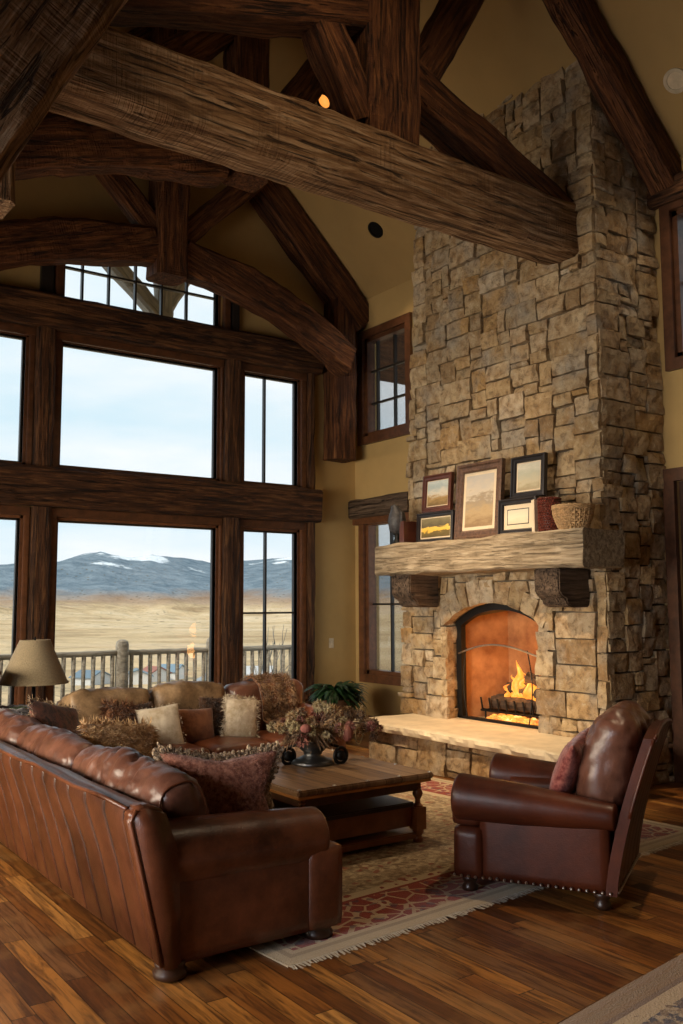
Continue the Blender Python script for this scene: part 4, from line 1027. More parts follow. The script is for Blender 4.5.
# ---- dried flowers in an iron stand on the table
FX, FY = 3.42, 5.17
fl = empty('dried_flower_arrangement', (FX, FY, TZ), label='large arrangement of dried flowers in a dark scrolled stand on the coffee table', cat='flower arrangement')
PEWTER = simple('pewter', (.12, .12, .12), .35, .9)
mb = MB(); mb.lathe([(.14, .0), (.15, .01), (.13, .03), (.10, .04), (.06, .06), (.065, .08), (.10, .11), (.13, .15), (.125, .16), (.085, .13)], (FX, FY, TZ), 24); put(weld(mb.build('urn', PEWTER)), fl)
for s_ in (-1, 1):
    mb = MB(); cx_, cz_ = FX+s_*.15, TZ+.055
    mb.tube([(cx_-s_*.0+.05*math.cos(k/24*2*PI), FY-.02-s_*.09, cz_+.05*math.sin(k/24*2*PI)) for k in range(25)], .012, 8, cap=False)
    mb.tube([(cx_, FY-.02-s_*.09-.012, cz_), (cx_, FY-.02-s_*.09+.012, cz_)], .034, 12)
    mb.tube([(cx_, FY-s_*.09, cz_+.055), (FX+s_*.10, FY-s_*.05, cz_+.07), (FX+s_*.05, FY, cz_+.04)], .010, 8)
    put(mb.build('wheel_scroll', BLACK, smooth=True), fl)
r_ = random.Random(12)
DR = [fabric('dried_%s' % n, a, b, 40) for n, a, b in (('ochre', (.20, .11, .04), (.48, .31, .15)), ('rose', (.16, .05, .035), (.36, .14, .10)), ('straw', (.22, .17, .08), (.50, .40, .22)), ('umber', (.09, .05, .025), (.24, .14, .07)))]
hd = []
for i in range(85):
    a = r_.uniform(0, 2*PI); q = math.sqrt(r_.random()); el = r_.uniform(-.2, 1)
    # a wide low dome
    hd.append((Vector((FX+.10+.42*q*math.cos(a), FY+.32*q*math.sin(a), TZ+.235+.15*(1-q*q)*r_.uniform(.3, 1.1)-.08*q*r_.random())), r_.uniform(.028, .055)))
for mi in range(4):
    mb = MB()
    for i, (c_, s_) in enumerate(hd):
        if i % 4 != mi: continue
        sp = []
        for k in range(130):
            d = Vector((r_.gauss(0, 1), r_.gauss(0, 1), r_.gauss(0, 1)+.2)).normalized(); sp.append((c_+d*s_*.5, d))
        blades(mb, sp, s_*.6, s_*.2, r_, .05, .5)
    o = put(mb.build('dried_blooms', DR[mi]), fl); tag(o, kind='stuff')
mb = MB()
for i in range(60):
    c_, s_ = hd[i]; mb.tube([(FX+r_.gauss(0, .02), FY+r_.gauss(0, .02), TZ+.17), ((FX+c_.x)/2, (FY+c_.y)/2, TZ+.27), tuple(c_)], .003, 4)
o = put(mb.build('stems', DR[3]), fl); tag(o, kind='stuff')
mb = MB()
for (a, b, cc, rr) in ((FX+.34, FY-.06, TZ+.17, .055), (FX+.40, FY-.02, TZ+.30, .05)):
    mb.tube([(a+rr*math.cos(k/20*2*PI)*.9, b+rr*.5*math.cos(k/20*2*PI), cc+rr*1.1*math.sin(k/20*2*PI)) for k in range(21)], .005, 5, cap=False)
put(mb.build('looped_vine', DR[2]), fl)
mb = MB(); sp = []
for i in range(260):
    a = r_.uniform(0, 2*PI); sp.append(((FX+.16*math.cos(a)*r_.random()-.02, FY+.14*math.sin(a)*r_.random(), TZ+.17+.08*r_.random()), (math.cos(a), math.sin(a), -.2)))
blades(mb, sp, .12, .018, r_, .5, .4); o = put(mb.build('dry_leaves', DR[3]), fl); tag(o, kind='stuff')
mb = MB(); mb.sphere((FX-.20, FY-.22, TZ+.27), .036, 10, (1, 1, .8)); put(mb.build('dried_rose', simple('dusty_rose', (.24, .08, .06), .9)), fl)
mb = MB(); mb.sphere((FX+.10, FY-.26, TZ+.22), .048, 10, (.8, .8, 1.1)); put(mb.build('dried_pod', simple('red_brown_pod', (.20, .06, .04), .7)), fl)

# ---- club armchair
AX, AY, AA = 4.055, 3.175, R(119.4)
ch = empty('leather_armchair', (AX, AY, 0), AA, label='brown leather club armchair with nailhead trim, turned toward the windows in front of the hearth', cat='armchair')
def cpart(mb, name, mat, sm=True, **k):
    o = mb.build(name, mat); weld(o) if sm else None; o.parent = ch; return o
W2 = .40
mb = MB(); softbox(mb, (.10, -W2+.05, .09), (.74, W2-.05, .27), .03); cpart(mb, 'seat_base', LEATHER_C)
mb = MB(); softbox(mb, (.12, -W2+.17, .27), (.85, W2-.17, .43), .06, amp=.006, crown=(.0, 0, .02)); cpart(mb, 'seat_cushion', LEATHER_C)
for s_ in (-1, 1):
    mb = MB(); roll(mb, (-.02, s_*(W2-.04), .450), (.77, s_*(W2-.045), .485), .066, .120, bulge=.006); cpart(mb, 'rolled_arm', LEATHER_C)
    mb = MB(); lo, hi = sorted((s_*(W2-.18), s_*(W2-.005))); softbox(mb, (.0, lo, .08), (.66, hi, .50), .015, amp=.003); cpart(mb, 'arm_panel', LEATHER_C)
    mb = MB(); lo, hi = sorted((s_*(W2-.20), s_*(W2+.01))); softbox(mb, (.64, lo, .08), (.80, hi, .34), .022, amp=.003); cpart(mb, 'arm_front', LEATHER_C)
    mb = MB(); lo, hi = sorted((s_*(W2-.20), s_*(W2+.005))); softbox(mb, (.64, lo, .335), (.815, hi, .46), .04, amp=.004); cpart(mb, 'arm_front_pad', LEATHER_C)
# leaning back with outer panel
def backprof(z):
    t = (z-.08)/.76; return -.03 - .20*t**1.4
mb = MB(); n0 = 24; vs = []; ny = 30
for sgn in (0, 1):
    for j in range(n0+1):
        z_ = .08+.76*j/n0
        for i in range(ny+1):
            y_ = -W2+.005+(2*W2-.01)*i/ny
            y_ *= (1-.04*max(0, (z_-.5)/.35))
            k = (i*5/ny) % 1; gsh = .006*max(0, 1-min(k, 1-k)*10) if 0 < i < ny else 0
            thk = .055
            cr_ = .035*math.cos(y_/W2*PI/2) if j == n0 else (.02*math.cos(y_/W2*PI/2) if j == n0-1 else 0)
            vs.append((backprof(z_)+(thk if sgn else gsh)-(.012 if (not sgn and j == n0) else 0), y_, z_+cr_))
K = ny+1; NN = (n0+1)*K
fs = [(b+j*K+i, b+j*K+i+1, b+(j+1)*K+i+1, b+(j+1)*K+i) for b in (0, NN) for j in range(n0) for i in range(ny)]
fs += [(n0*K+i, n0*K+i+1, NN+n0*K+i+1, NN+n0*K+i) for i in range(ny)] + [(i, i+1, NN+i+1, NN+i) for i in range(ny)]
fs += [(j*K, (j+1)*K, NN+(j+1)*K, NN+j*K) for j in range(n0)] + [(j*K+ny, (j+1)*K+ny, NN+(j+1)*K+ny, NN+j*K+ny) for j in range(n0)]
mb.add(vs, fs); o = mb.build('back', LEATHER_C, smooth=True, auto=50); o.parent = ch
mb = MB()
for s_ in (-1, 1): mb.tube([(backprof(.46+.38*k/10)+.006, s_*(W2-.003)*(1-.04*max(0, (.46+.38*k/10-.5)/.35)), .46+.38*k/10) for k in range(11)], .009, 8)
mb.tube([(backprof(.84)-.0, -W2*.955+2*W2*.955*k/12, .845+.033*math.cos((k/6-1)*PI/2)) for k in range(13)], .010, 8)
o = mb.build('piping', LEATHER_C, smooth=True); o.parent = ch
mb = MB(); T = Matrix.Translation((.03, 0, .68)) @ Matrix.Rotation(R(-16), 4, 'Y')
softbox(mb, (-.11, -.30, -.26), (.11, .30, .26), .10, T, den=.022, amp=.02, freq=3.5, crown=(.04, 0, .05), seed=3, fold=.02, wr=1); cpart(mb, 'back_cushion', LEATHER_P)
mb = MB(); r_ = random.Random(6)
nails = []
for k in range(22): nails.append(((0.0+.79*k/21, W2+.004+(.01 if k > 17 else 0), .095)))
for k in range(22): nails.append((backprof(.1)-.004, -W2+.02+(2*W2-.04)*k/21, .10))
for k in range(22): nails.append(((0.0+.79*k/21, -W2-.004, .095)))
nb = MB(); nb.sphere((0, 0, 0), .0085, 5); no = None
for i, p in enumerate(nails):
    if no is None: no = nb.build('nailhead', STEEL); o = no
    else: o = no.copy(); COL.objects.link(o)
    o.parent = ch; o.location = p
for (a, b) in ((.05, -.34), (.05, .34), (.73, -.34), (.73, .34)):
    mb = MB(); mb.lathe([(.030, 0), (.042, .012), (.042, .03), (.03, .045), (.04, .06), (.045, .085)], (a, b, 0), 18); cpart(mb, 'bun_foot', FOOT)
cl = Vector((AX, AY, 0)) + Matrix.Rotation(AA, 3, 'Z') @ Vector((.24, .10, .62))
cushion('throw_cushion', tuple(cl), (Matrix.Rotation(AA, 3, 'Z') @ crot(0, 22, 8).to_matrix()).to_euler(), .40, .40, .14, REDPAT, 'red patterned cushion standing on the armchair seat', seed=17, wr=.008, fur=300, furlen=.012)

# ---- rugs
def rug_mat(name, w, l, field, border, cream, navy=(.04, .03, .07), bw=.33, guard=None):
    x = M(name); v = x.coord(); sp = x.N('ShaderNodeSeparateXYZ'); x.L(v, sp.inputs[0])
    dx = x.math('SUBTRACT', w/2, x.math('ABSOLUTE', sp.outputs[0])); dy = x.math('SUBTRACT', l/2, x.math('ABSOLUTE', sp.outputs[1])); d = x.math('MINIMUM', dx, dy)
    def motif(scale, th, seedv):
        m_ = x.N('ShaderNodeMapping'); m_.inputs['Location'].default_value = (seedv, seedv*.7, 0); x.L(v, m_.inputs[0])
        dn = x.N('ShaderNodeTexNoise'); dn.inputs['Scale'].default_value = scale*.8; x.L(m_.outputs[0], dn.inputs[0])
        mxv = x.N('ShaderNodeVectorMath', operation='MULTIPLY_ADD'); mxv.inputs[1].default_value = (.12, .12, 0); x.L(dn.outputs[1], mxv.inputs[0]); x.L(m_.outputs[0], mxv.inputs[2])
        vo = x.N('ShaderNodeTexVoronoi', feature='F1'); vo.inputs['Scale'].default_value = scale; vo.inputs['Randomness'].default_value = .55; x.L(mxv.outputs[0], vo.inputs['Vector'])
        return vo
    v1 = motif(5.5, .3, 3); v2 = motif(12, .3, 8)
    def edges(scale, seedv, wd):
        m_ = x.N('ShaderNodeMapping'); m_.inputs['Location'].default_value = (seedv, seedv*.7, 0); x.L(v, m_.inputs[0])
        vo = x.N('ShaderNodeTexVoronoi', feature='DISTANCE_TO_EDGE'); vo.inputs['Scale'].default_value = scale; x.L(m_.outputs[0], vo.inputs['Vector']); return x.math('LESS_THAN', vo.outputs['Distance'], wd)
    vine = edges(9, 5, .055)
    petal = x.math('LESS_THAN', x.math('ADD', v1.outputs['Distance'], x.math('MULTIPLY', x.noise(v, 28, 2), .25)), .36); heart = x.math('LESS_THAN', v1.outputs['Distance'], .13)
    dots = x.math('LESS_THAN', v2.outputs['Distance'], .25)
    mott = x.noise(v, 26, 3, .7)
    fieldc = x.mix(x.ramp(mott, [(.42, (0, 0, 0)), (.6, (1, 1, 1))] if w > 3.3 else [(.46, (0, 0, 0)), (.54, (.9, .9, .9))]), field, cream)
    fieldc = x.mix(x.math('MULTIPLY', vine, .45), fieldc, (.16, .085, .035)); fieldc = x.mix(x.math('MULTIPLY', petal, .6), fieldc, (.27, .12, .05)); fieldc = x.mix(heart, fieldc, cream)
    fieldc = x.mix(x.math('MULTIPLY', dots, .75), fieldc, x.mix(x.math('GREATER_THAN', v2.outputs['Color'], .45), border, (.14, .07, .03)))
    bordc = x.mix(x.math('MULTIPLY', vine, .75), border, cream); bordc = x.mix(x.math('MULTIPLY', petal, .8), bordc, cream); bordc = x.mix(heart, bordc, border); bordc = x.mix(x.math('MULTIPLY', dots, .6), bordc, navy)
    def band(a): return x.math('GREATER_THAN', d, a)
    guard = guard or cream; c = x.mix(band(.055), guard, x.mix(.5, guard, (.22, .15, .08)))
    c = x.mix(band(.085), c, guard)
    c = x.mix(band(.115), c, bordc)
    c = x.mix(band(.115+bw), c, border); c = x.mix(band(.14+bw), c, cream); c = x.mix(band(.165+bw), c, x.mix(dots, cream, border)); c = x.mix(band(.21+bw), c, fieldc)
    fade = x.noise(v, 1.8, 4); c = x.mix(x.math('MULTIPLY', fade, .10), c, cream)
    fn = x.noise(v, 120, 2); c = x.mix(x.math('MULTIPLY', fn, .35), c, (.08, .05, .03))
    x.col(c); x.pr(.95, 0, .1, 0, .2); x.bump(fn, .6, .01); return x.m
def rug(name, cx_, cy_, w, l, ang, mat, label, fr=True, seed=1):
    root = empty(name, (cx_, cy_, 0), ang, label, 'rug'); mb = MB(); nx, ny = 60, 60
    mb.grid(lambda a, b: (-w/2+w*a, -l/2+l*b, .010+noise.noise(Vector((a*w*2, b*l*2, seed)))*.002 - (.003 if a in (0, 1) or b in (0, 1) else 0)), nx, ny)
    mb.grid(lambda a, b: (-w/2+w*a, -l/2+l*b, .001), 1, 1)
    for (x0, y0, x1, y1) in ((-w/2, -l/2, w/2, -l/2), (w/2, -l/2, w/2, l/2), (w/2, l/2, -w/2, l/2), (-w/2, l/2, -w/2, -l/2)): mb.add([(x0, y0, .001), (x1, y1, .001), (x1, y1, .008), (x0, y0, .008)], [(0, 1, 2, 3)])
    o = mb.build('rug_field', mat); o.parent = root
    if fr:
        r = random.Random(seed)
        for s_ in (-1, 1):
            mb = MB(); n = int(w/.011)
            for i in range(n):
                x_ = -w/2+w*(i+.5)/n; L_ = r.uniform(.03, .055); j = r.gauss(0, .008)
                y0 = s_*l/2; y1 = s_*(l/2+L_); mb.add([(x_-.005, y0, .007), (x_+.005, y0, .007), (x_+.004+j, y1, .003), (x_-.004+j, y1, .003)], [(0, 1, 2, 3)])
            o = mb.build('fringe', fabric('rug_fringe_%d' % (s_+2), (.42, .34, .22), (.58, .50, .36), 40)); o.parent = root; tag(o, kind='stuff')
    return root
CRM = (.56, .44, .27); REDB = (.25, .018, .012)
ang = R(4.8); w, l = 3.42, 3.10; u_ = Vector((math.cos(ang), math.sin(ang))); v_ = Vector((-u_.y, u_.x)); c0 = Vector((2.085, 3.34)) + u_*w/2 + v_*l/2
rug('persian_rug', c0.x, c0.y, w, l, ang, rug_mat('persian_rug_wool', w, l, (.27, .19, .105), REDB, CRM), 'large faded cream and red patterned rug with fringe, under the coffee table and armchair')
p0, p1 = Vector((2.611, 2.341)), Vector((3.534, 2.468)); d_ = (p1-p0).normalized(); n_ = Vector((d_.y, -d_.x)); w, l = 3.2, 2.2
c0 = p0 + d_*(w/2-.9) + n_*l/2
rug('runner_rug', c0.x, c0.y, w, l, math.atan2(d_.y, d_.x), rug_mat('dark_rug_wool', w, l, (.035, .028, .05), (.16, .09, .05), (.44, .32, .19), (.03, .025, .05), .0, (.22, .125, .055)), 'darker navy and tan patterned rug cut off by the bottom right corner', fr=False, seed=5)

# ---- things on the mantel
MZ = 2.088
def picture(name, xb, ya, yb, z0, z1, fw_, mats, label, pm, matw=0., lean=5, thick=.035, parent_z=None):
    """frame seen from -X; ya > yb"""
    w, h = ya-yb, z1-z0; root = empty(name, (xb, (ya+yb)/2, z0), 0, label, 'picture', 'framed pictures on the mantel')
    root.rotation_euler = (Matrix.Rotation(R(-90), 3, 'Z') @ Matrix.Rotation(R(-lean), 3, 'X')).to_euler()
    mb = MB()
    # moulding: stepped profile, mitred
    steps = [(0, .0, thick*.9), (.25, .0, thick), (.4, 0, thick*.75), (.8, 0, thick*.8), (1, 0, thick*.45)]
    for (a, b) in zip(steps[:-1], steps[1:]):
        i0, i1 = a[0]*fw_, b[0]*fw_; d0, d1 = -a[2], -b[2]
        O = [(-w/2+i0, 0+i0), (w/2-i0, i0), (w/2-i0, h-i0), (-w/2+i0, h-i0)]; I = [(-w/2+i1, i1), (w/2-i1, i1), (w/2-i1, h-i1), (-w/2+i1, h-i1)]
        for k in range(4):
            k2 = (k+1) % 4; mb.add([(O[k][0], d0, O[k][1]), (O[k2][0], d0, O[k2][1]), (I[k2][0], d1, I[k2][1]), (I[k][0], d1, I[k][1])], [(0, 1, 2, 3)])
    O = [(-w/2, 0), (w/2, 0), (w/2, h), (-w/2, h)]
    for k in range(4):
        k2 = (k+1) % 4; mb.add([(O[k][0], 0, O[k][1]), (O[k2][0], 0, O[k2][1]), (O[k2][0], -thick*.9, O[k2][1]), (O[k][0], -thick*.9, O[k][1])], [(0, 1, 2, 3)])
    mb.add([(q[0], 0, q[1]) for q in O], [(0, 1, 2, 3)])
    o = mb.build('picture_frame', mats[0]); o.parent = root
    iw, ih = w/2-fw_+.001, h-fw_+.001
    if matw:
        mb = MB(); mb.box((-iw, -thick*.42, fw_-.001), (iw, -thick*.30, ih)); o = mb.build('mat_board', mats[1]); o.parent = root
    a = fw_+matw; mb = MB()
    if matw > .04:
        mb.box((-w/2+a-.008, -thick*.45, a-.008), (w/2-a+.008, -thick*.43, h-a+.008)); o = mb.build('mat_fillet', FRB); o.parent = root; mb = MB()
    mb.box((-w/2+a, -thick*.46, 0), (w/2-a, -thick*.43, h-2*a)); o = mb.build('painting', pm); o.location = (0, 0, a); o.parent = root
    return root
def landscape(name, h, stops, seed, mtn=None):
    x = M(name); v = x.coord(); sp = x.N('ShaderNodeSeparateXYZ'); x.L(v, sp.inputs[0])
    n = x.noise(x.coord((8, 8, 22)), 1+seed*.1, 5); z_ = x.math('ADD', x.math('DIVIDE', sp.outputs[2], h), x.math('MULTIPLY', x.math('SUBTRACT', n, .5), .75))
    x.col(x.ramp(z_, stops)); x.pr(.5); return x.m
FRAMEM = simple('dark_walnut_frame', (.11, .06, .038), .35, var=.5, scale=30, bump=.4); FRB = simple('black_frame', (.018, .015, .016), .35)
FRR = simple('mahogany_frame', (.085, .025, .014), .35, var=.4)
MATB = simple('cream_mat', (.66, .54, .38), .8, var=.08)
P1 = landscape('misty_valley', .5, [(0, (.25, .16, .08)), (.3, (.42, .30, .16)), (.5, (.30, .24, .17)), (.62, (.55, .47, .36)), (1, (.42, .40, .38))], 1)
P2 = landscape('waterfall', .25, [(0, (.16, .10, .03)), (.3, (.35, .22, .08)), (.5, (.60, .55, .45)), (.75, (.35, .42, .42)), (1, (.55, .58, .55))], 2)
P3 = landscape('golden_field', .18, [(0, (.10, .07, .02)), (.28, (.16, .11, .03)), (.34, (.75, .45, .06)), (.55, (.80, .52, .10)), (.6, (.10, .08, .04)), (1, (.22, .18, .09))], 3)
P4 = landscape('pale_trees', .25, [(0, (.34, .28, .17)), (.3, (.50, .44, .30)), (.6, (.42, .42, .33)), (1, (.62, .58, .48))], 4)
P5 = landscape('cream_print', .12, [(0, (.62, .54, .38)), (.5, (.70, .62, .46)), (1, (.60, .55, .42))], 5)
picture('framed_picture', 5.80, 6.31, 5.72, MZ, 2.80, .085, (FRAMEM, MATB), 'largest upright picture of a misty valley in a carved brown frame, centre of the mantel', P1, .03, 5, .05)
picture('framed_picture', 5.80, 6.87, 6.34, MZ, 2.385, .045, (FRB, MATB), 'small wide picture of a golden field in a black frame, left on the mantel', P3, .012, 3, .04)
picture('framed_picture', 5.815, 6.80, 6.38, 2.388, 2.755, .055, (FRR, MATB), 'upright picture with a blue-white waterfall scene, standing on the small wide golden one', P2, .008, 4, .04)
picture('framed_picture', 5.76, 5.70, 5.26, MZ, 2.41, .055, (FRB, MATB), 'small black frame with a wide cream mat, lower right of the group on the mantel', P5, .045, 3, .045)
picture('framed_picture', 5.82, 5.60, 5.21, 2.412, 2.78, .055, (FRB, MATB), 'black-framed picture of pale trees, upper right of the group', P4, .012, 4, .045)
# small dark red book, standing
bk = empty('standing_book', (5.76, 6.97, MZ), label='small dark red-brown book standing left of the framed pictures', cat='book')
mb = MB(); mb.box((5.67, 6.935, MZ), (5.85, 6.94, MZ+.23)); mb.box((5.67, 7.0, MZ), (5.85, 7.005, MZ+.23)); mb.box((5.665, 6.935, MZ), (5.67, 7.005, MZ+.23)); put(mb.build('cover', FRR), bk)
mb = MB(); mb.box((5.67, 6.94, MZ+.004), (5.845, 7.0, MZ+.225)); put(mb.build('pages', MATB), bk)
# bird figurine
bd = empty('bird_sculpture', (5.70, 7.08, MZ), label='dark feathered bird sculpture at the left end of the mantel', cat='sculpture')
BIRD = simple('dark_plumage', (.045, .042, .045), .5, var=.6, scale=30); BIRDL = simple('pale_plumage', (.05, .05, .052), .5, var=.4, scale=30)
bx, by = 5.70, 7.08
mb = MB(); mb.lathe([(.055, 0), (.06, .01), (.045, .03), (.03, .07), (.045, .12)], (bx, by, MZ), 14); put(weld(mb.build('base', BLACK)), bd)
mb = MB(); mb.tube([(bx, by, MZ+.11), (bx, by, MZ+.16), (bx-.005, by, MZ+.24), (bx-.005, by, MZ+.31), (bx-.015, by+.01, MZ+.355), (bx-.02, by+.015, MZ+.385), (bx-.02, by+.015, MZ+.41)], [.04, .075, .095, .082, .052, .036, .008], 16); put(mb.build('body', BIRD, smooth=True), bd)
mb = MB(); mb.tube([(bx-.02, by+.015, MZ+.385), (bx-.045, by+.035, MZ+.39), (bx-.058, by+.045, MZ+.375)], [.013, .010, .002], 8); put(mb.build('beak', BIRDL), bd)
for s_ in (-1, 1):
    mb = MB(); 
    for k in range(7): mb.tube([(bx-.01, by+s_*.075, MZ+.33-.012*k), (bx-.02, by+s_*(.098-.002*k), MZ+.24-.012*k), (bx+.02, by+s_*.05, MZ+.10-.003*k)], [.012, .018, .003], 6)
    put(mb.build('wing', BIRDL if s_ > 0 else BIRD, smooth=True), bd)
# beaded candle holder
cd = empty('beaded_candle_holder', (5.70, 5.09, MZ), label='dark red beaded cylinder candle holder between the pictures and the basket', cat='candle holder')
mb = MB(); mb.lathe([(.082, 0), (.086, .005), (.086, .28), (.078, .285), (.076, .27)], (5.70, 5.08, MZ), 28); put(weld(mb.build('cylinder', FRR)), cd)
mb = MB(); r_ = random.Random(9); BEAD = simple('garnet_beads', (.12, .03, .02), .25, var=.7, scale=50)
for z_ in range(13):
    for k in range(26):
        a = 2*PI*(k+.5*(z_ % 2))/26; mb.sphere((5.70+.088*math.cos(a), 5.08+.088*math.sin(a), MZ+.012+z_*.0215), .0115*r_.uniform(.8, 1.15), 5)
o = put(mb.build('beads', BEAD), cd); tag(o, kind='stuff')
mb = MB(); mb.lathe([(.06, .02), (.06, .25), (.05, .26)], (5.70, 5.08, MZ), 20); put(mb.build('candle', MATB), cd)
mb = MB(); mb.box((5.60, 5.155, MZ), (5.75, 5.17, MZ+.27)); mb.box((5.60, 5.171, MZ), (5.75, 5.186, MZ+.265)); o = mb.build('slim_booklet', MATB)
r = empty('slim_booklet', (5.675, 5.17, MZ), label='slim cream booklet upright against the left of the beaded holder', cat='book'); put(o, r); o.name = 'pages'
# basket
bs = empty('woven_basket', (5.72, 4.84, MZ), label='round light-tan woven basket at the right end of the mantel', cat='basket')
WICK = simple('wicker', (.42, .26, .12), .7, var=.4, scale=40, bump=.6)
mb = MB(); bx, by = 5.72, 4.85; N0 = 48
for k in range(9):
    z_ = MZ+.012+k*.020; rr = .105+.045*math.sin(min(1, k/7)*PI/2)
    mb.tube([(bx+(rr+.004*(-1)**(a+k))*math.cos(a*2*PI/N0), by+(rr+.004*(-1)**(a+k))*math.sin(a*2*PI/N0), z_) for a in range(N0+1)], .0115, 6, cap=False)
mb.lathe([(.10, 0), (.10, .012), (.09, .012)], (bx, by, MZ), 24)
put(mb.build('weave', WICK), bs)
mb = MB()
for k in range(24):
    a = k*2*PI/24; mb.tube([(bx+rr_*math.cos(a), by+rr_*math.sin(a), MZ+z_) for rr_, z_ in ((.112, .005), (.135, .06), (.156, .12), (.162, .17))], .006, 5)
tag(mb.build('stakes', WICK, parent=bpy.data.objects['weave']), kind='stuff')
mb = MB()
for z_ in (.175, .190): mb.tube([(bx+.160*math.cos(a*2*PI/N0), by+.160*math.sin(a*2*PI/N0), MZ+z_+.003*(-1)**a) for a in range(N0+1)], .012, 6, cap=False)
put(mb.build('rim', WICK), bs)

# ------------------------------------------------------------------ outdoors
mb = MB(); mb.box((-6, YB+.25, -.12), (14, 11.9, -.04)); o = mb.build('deck', T_DECK); tag(o, kind='structure'); o.name = 'deck_floor'
YD = 11.5
rl = empty('log_railing', (5.0, YD, -.04), label='grey log railing of the deck outside the windows', cat='railing')
px = [1.95, 4.42, 5.98+.22, 8.9]
for i, X_ in enumerate((-.6, 2.15, 4.60, 5.92, 8.5)):
    mb = MB(); mb.lathe([(.085, 0), (.09, .3), (.085, 1.02), (.075, 1.06), (.04, 1.085), (.005, 1.09)], (X_, YD, -.04), 16)
    o = weld(mb.build('post', T_DECK)); put(o, rl)
xs = (-.6, 2.15, 4.60, 5.92, 8.5)
for a, b in zip(xs[:-1], xs[1:]):
    for z_, rr in ((.875, .036), (.10, .036)):
        mb = MB(); n0 = 14; mb.tube([(a+(b-a)*k/n0, YD+noise.noise(Vector((a+k, z_, 0)))*.012, z_+noise.noise(Vector((a+k, z_*3, 5)))*.012) for k in range(n0+1)], rr, 10); put(mb.build('rail', T_DECK, smooth=True), rl)
    n = max(3, int((b-a)/.128))
    for k in range(1, n):
        X_ = a+(b-a)*k/n; mb = MB(); mb.tube([(X_+noise.noise(Vector((X_*9, 1, 0)))*.01, YD, .12), (X_, YD, .5), (X_+noise.noise(Vector((X_*9, 5, 0)))*.01, YD, .86)], [.029, .026, .029], 7); put(mb.build('baluster', T_DECK, smooth=True), rl)
# porch roof outside the right wall and bracket outside the gable window
tag(bxw('porch_soffit', (XR+.25, 6.6, 4.95), (12.5, 10.9, 5.15), T_DARK), kind='structure')
gb = empty('gable_bracket', (4.3, 10.15, 4.6), label='grey log bracket under the eaves outside the top arched window', cat='bracket')
for nm, pp, w_ in (('post', [(4.48, 10.1, 4.55), (4.48, 10.1, 6.2)], .20), ('brace', [(4.42, 10.1, 4.95), (4.95, 10.1, 5.9)], .16), ('brace', [(4.50, 10.1, 4.95), (3.6, 10.1, 5.75)], .2)):
    timber(nm, pp, w_, w_, T_DECK, gb, .01, 61)
# terrain
def terr(X_, Y_):
    D = math.hypot(X_, Y_); az = math.degrees(math.atan2(X_, Y_))
    pts = [(0, -4), (30, -6), (120, -13), (400, -24), (1200, -48), (2600, -62), (4200, -52), (5800, -10), (7500, 130), (10000, 360), (12500, 600), (16000, 700), (26000, 500)]
    for (a, b) in zip(pts[:-1], pts[1:]):
        if D <= b[0]: z = a[1]+(b[1]-a[1])*(D-a[0])/(b[0]-a[0]); break
    else: z = 600
    k = min(1, max(0, (D-2500)/5000)); k2 = min(1, max(0, (D-6500)/5000))
    n1 = noise.fractal(Vector((X_*.00035, Y_*.00035, 1)), .9, 2.1, 6); n2 = noise.ridged_multi_fractal(Vector((X_*.00016, Y_*.00016, 4)), 1., 2.1, 5, 1., 2.)
    prof_ = 1.0 + .22*math.sin(R(az*11+40)) + .12*math.sin(R(az*23))
    n3 = noise.fractal(Vector((X_*.004, Y_*.004, 1)), .9, 2.1, 4)
    A = [(-90, .8), (0, .6), (14, .80), (18.1, .90), (20.4, 1.06), (22, .90), (23.5, 1.0), (27.2, .70), (30, .80), (32.3, .90), (36, .75), (60, .8), (180, .8)]
    for a, b in zip(A[:-1], A[1:]):
        if a[0] <= az <= b[0]: mm = a[1]+(b[1]-a[1])*(az-a[0])/(b[0]-a[0])
    return z*(1+(mm-1)*k2) + k*n1*110 + k2*(n2-1.1)*210 + min(1, max(0, (D-2600)/2500))*(1-k2)*(n2-.95)*190 + min(1, D/300)*n3*2.5
mb = MB(); na, nr = 420, 260; vs = []
for j in range(nr+1):
    D = 14*(26000/14)**(j/nr) if j else 12
    for i in range(na+1):
        az = R(-12+92*i/na); X_, Y_ = D*math.sin(az), D*math.cos(az)+6; vs.append((X_, Y_, terr(X_, Y_)))
mb.add(vs, [(j*(na+1)+i, j*(na+1)+i+1, (j+1)*(na+1)+i+1, (j+1)*(na+1)+i) for j in range(nr) for i in range(na)])
x = M('valley_and_mountains'); g_ = x.N('ShaderNodeNewGeometry'); sp = x.N('ShaderNodeSeparateXYZ'); x.L(g_.outputs['Position'], sp.inputs[0])
ln = x.N('ShaderNodeVectorMath', operation='LENGTH'); x.L(g_.outputs['Position'], ln.inputs[0]); Dk = x.math('DIVIDE', ln.outputs['Value'], 1000.)
def gn(s_, d=8, r_=.6):
    n = x.N('ShaderNodeTexNoise'); n.inputs['Scale'].default_value = s_; n.inputs['Detail'].default_value = d; n.inputs['Roughness'].default_value = r_; x.L(g_.outputs['Position'], n.inputs['Vector']); return n.outputs[0]
nA, nB, nC = gn(.0012), gn(.006), gn(.0005, 6)
grass = x.ramp(x.math('ADD', x.math('MULTIPLY', nA, .6), x.math('MULTIPLY', nB, .4)), [(.35, (.34, .24, .14)), (.48, (.58, .44, .27)), (.62, (.72, .59, .41))])
brown = x.ramp(nA, [(.4, (.28, .19, .13)), (.6, (.46, .34, .24))])
hazy_forest = x.ramp(nB, [(.35, (.13, .18, .225)), (.65, (.23, .29, .34))])  # blue distance haze is put into this forest colour
snow = (.72, .78, .84)
z_ = x.math('ADD', sp.outputs[2], x.math('MULTIPLY', x.math('SUBTRACT', nA, .5), 330))
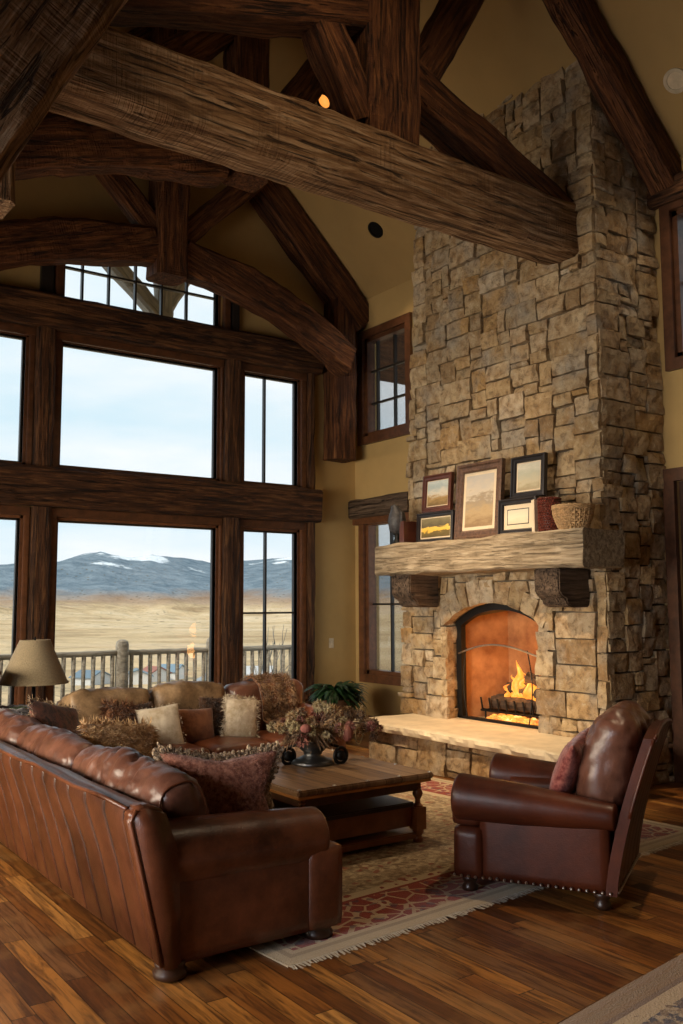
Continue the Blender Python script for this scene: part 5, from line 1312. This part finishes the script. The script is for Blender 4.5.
c = x.mix(x.ramp(x.math('DIVIDE', x.math('ADD', z_, 60), 400), [(.06, (0, 0, 0)), (.22, (1, 1, 1))]), grass, brown)
c = x.mix(x.ramp(x.math('DIVIDE', x.math('ADD', z_, 60), 600), [(.17, (0, 0, 0)), (.34, (1, 1, 1))]), c, hazy_forest)
sn = x.math('ADD', x.math('MULTIPLY', nC, .5), x.math('ADD', x.math('MULTIPLY', nA, .5), x.math('DIVIDE', sp.outputs[2], 2600)))
c = x.mix(x.ramp(sn, [(.735, (0, 0, 0)), (.76, (1, 1, 1))]), c, snow)
vo = x.N('ShaderNodeTexVoronoi'); vo.inputs['Scale'].default_value = .014; x.L(g_.outputs['Position'], vo.inputs['Vector'])
c = x.mix(x.math('MULTIPLY', x.math('LESS_THAN', vo.outputs['Distance'], .16), x.math('GREATER_THAN', nA, .5)), c, (.14, .12, .08))
x.bump(nB, 1, 60)
x.col(c); x.pr(1, 0, 0)
o = mb.build('valley_ground', x.m, smooth=True); tag(o, kind='structure')
# village below the deck
VB = [(235*math.sin(R(a)), (235+d_)*math.cos(R(a)), w, h, dd, c1, c2) for a, d_, w, h, dd, c1, c2 in (
    (22.7, 0, 7, 3.6, 6, (.62, .62, .60), (.16, .22, .26)), (23.8, -34, 7, 3.4, 5, (.12, .25, .32), (.25, .28, .30)), (25.0, 14, 6, 3.8, 6, (.66, .66, .64), (.30, .12, .09)),
    (26.0, -16, 6, 3.2, 6, (.30, .10, .08), (.20, .20, .22)), (20.4, 5, 8, 3.4, 6, (.55, .57, .58), (.14, .20, .25)), (27.1, 26, 9, 4, 6, (.70, .70, .68), (.18, .26, .32)), (30.6, 5, 9, 4, 7, (.16, .26, .34), (.5, .5, .5)))]
VL = ['white village house with a slate roof', 'low teal barn', 'white house with a rust-red roof', 'small red barn', 'pale grey house with a blue-grey roof', 'long white building with a blue roof', 'large blue shed with a pale roof']
for i, (X_, Y_, w, h, d, cw_, cr2) in enumerate(VB):
    zg = terr(X_, Y_-6)-.3; r = empty('village_building', (X_, Y_, zg), R(-20+13*i), VL[i]+' in the valley below the deck', 'building')
    mb = MB(); mb.prism([(-w/2, 0), (w/2, 0), (w/2, h*.6), (0, h), (-w/2, h*.6)], 1, -d/2, d/2); o = mb.build('walls', simple('paint_%d' % i, cw_, .8)); o.parent = r
    mb = MB(); mb.prism([(-w/2-.4, h*.6-.15), (0, h+.02), (w/2+.4, h*.6-.15), (w/2+.4, h*.6+.1), (0, h+.3), (-w/2-.4, h*.6+.1)], 1, -d/2-.4, d/2+.4); o = mb.build('roof', simple('roofing_%d' % i, cr2, .7)); o.parent = r
# bare shrub by the deck
sh = empty('bare_shrub', (7.75, 12.9, -4), label='bare branching shrub rising behind the railing at the right', cat='shrub')
mb = MB(); r_ = random.Random(8)
def br(p, d, L_, rr, dep):
    q = p+d*L_; mb.tube([p, (p+q)/2+Vector((r_.gauss(0, .01), r_.gauss(0, .01), 0)), q], [rr, rr*.8, rr*.6], 5)
    if dep:
        for k in range(2): br(q if k else (p+q)/2, (d+Vector((r_.gauss(0, .22), r_.gauss(0, .22), .15))).normalized(), L_*.6, rr*.7, dep-1)
for k in range(7): br(Vector((7.75+r_.gauss(0, .16), 12.9+r_.gauss(0, .1), -4.2)), Vector((r_.gauss(0, .05), r_.gauss(0, .05), 1)).normalized(), 2.35, .03, 4)
put(mb.build('branches', T_DECK, smooth=True), sh)
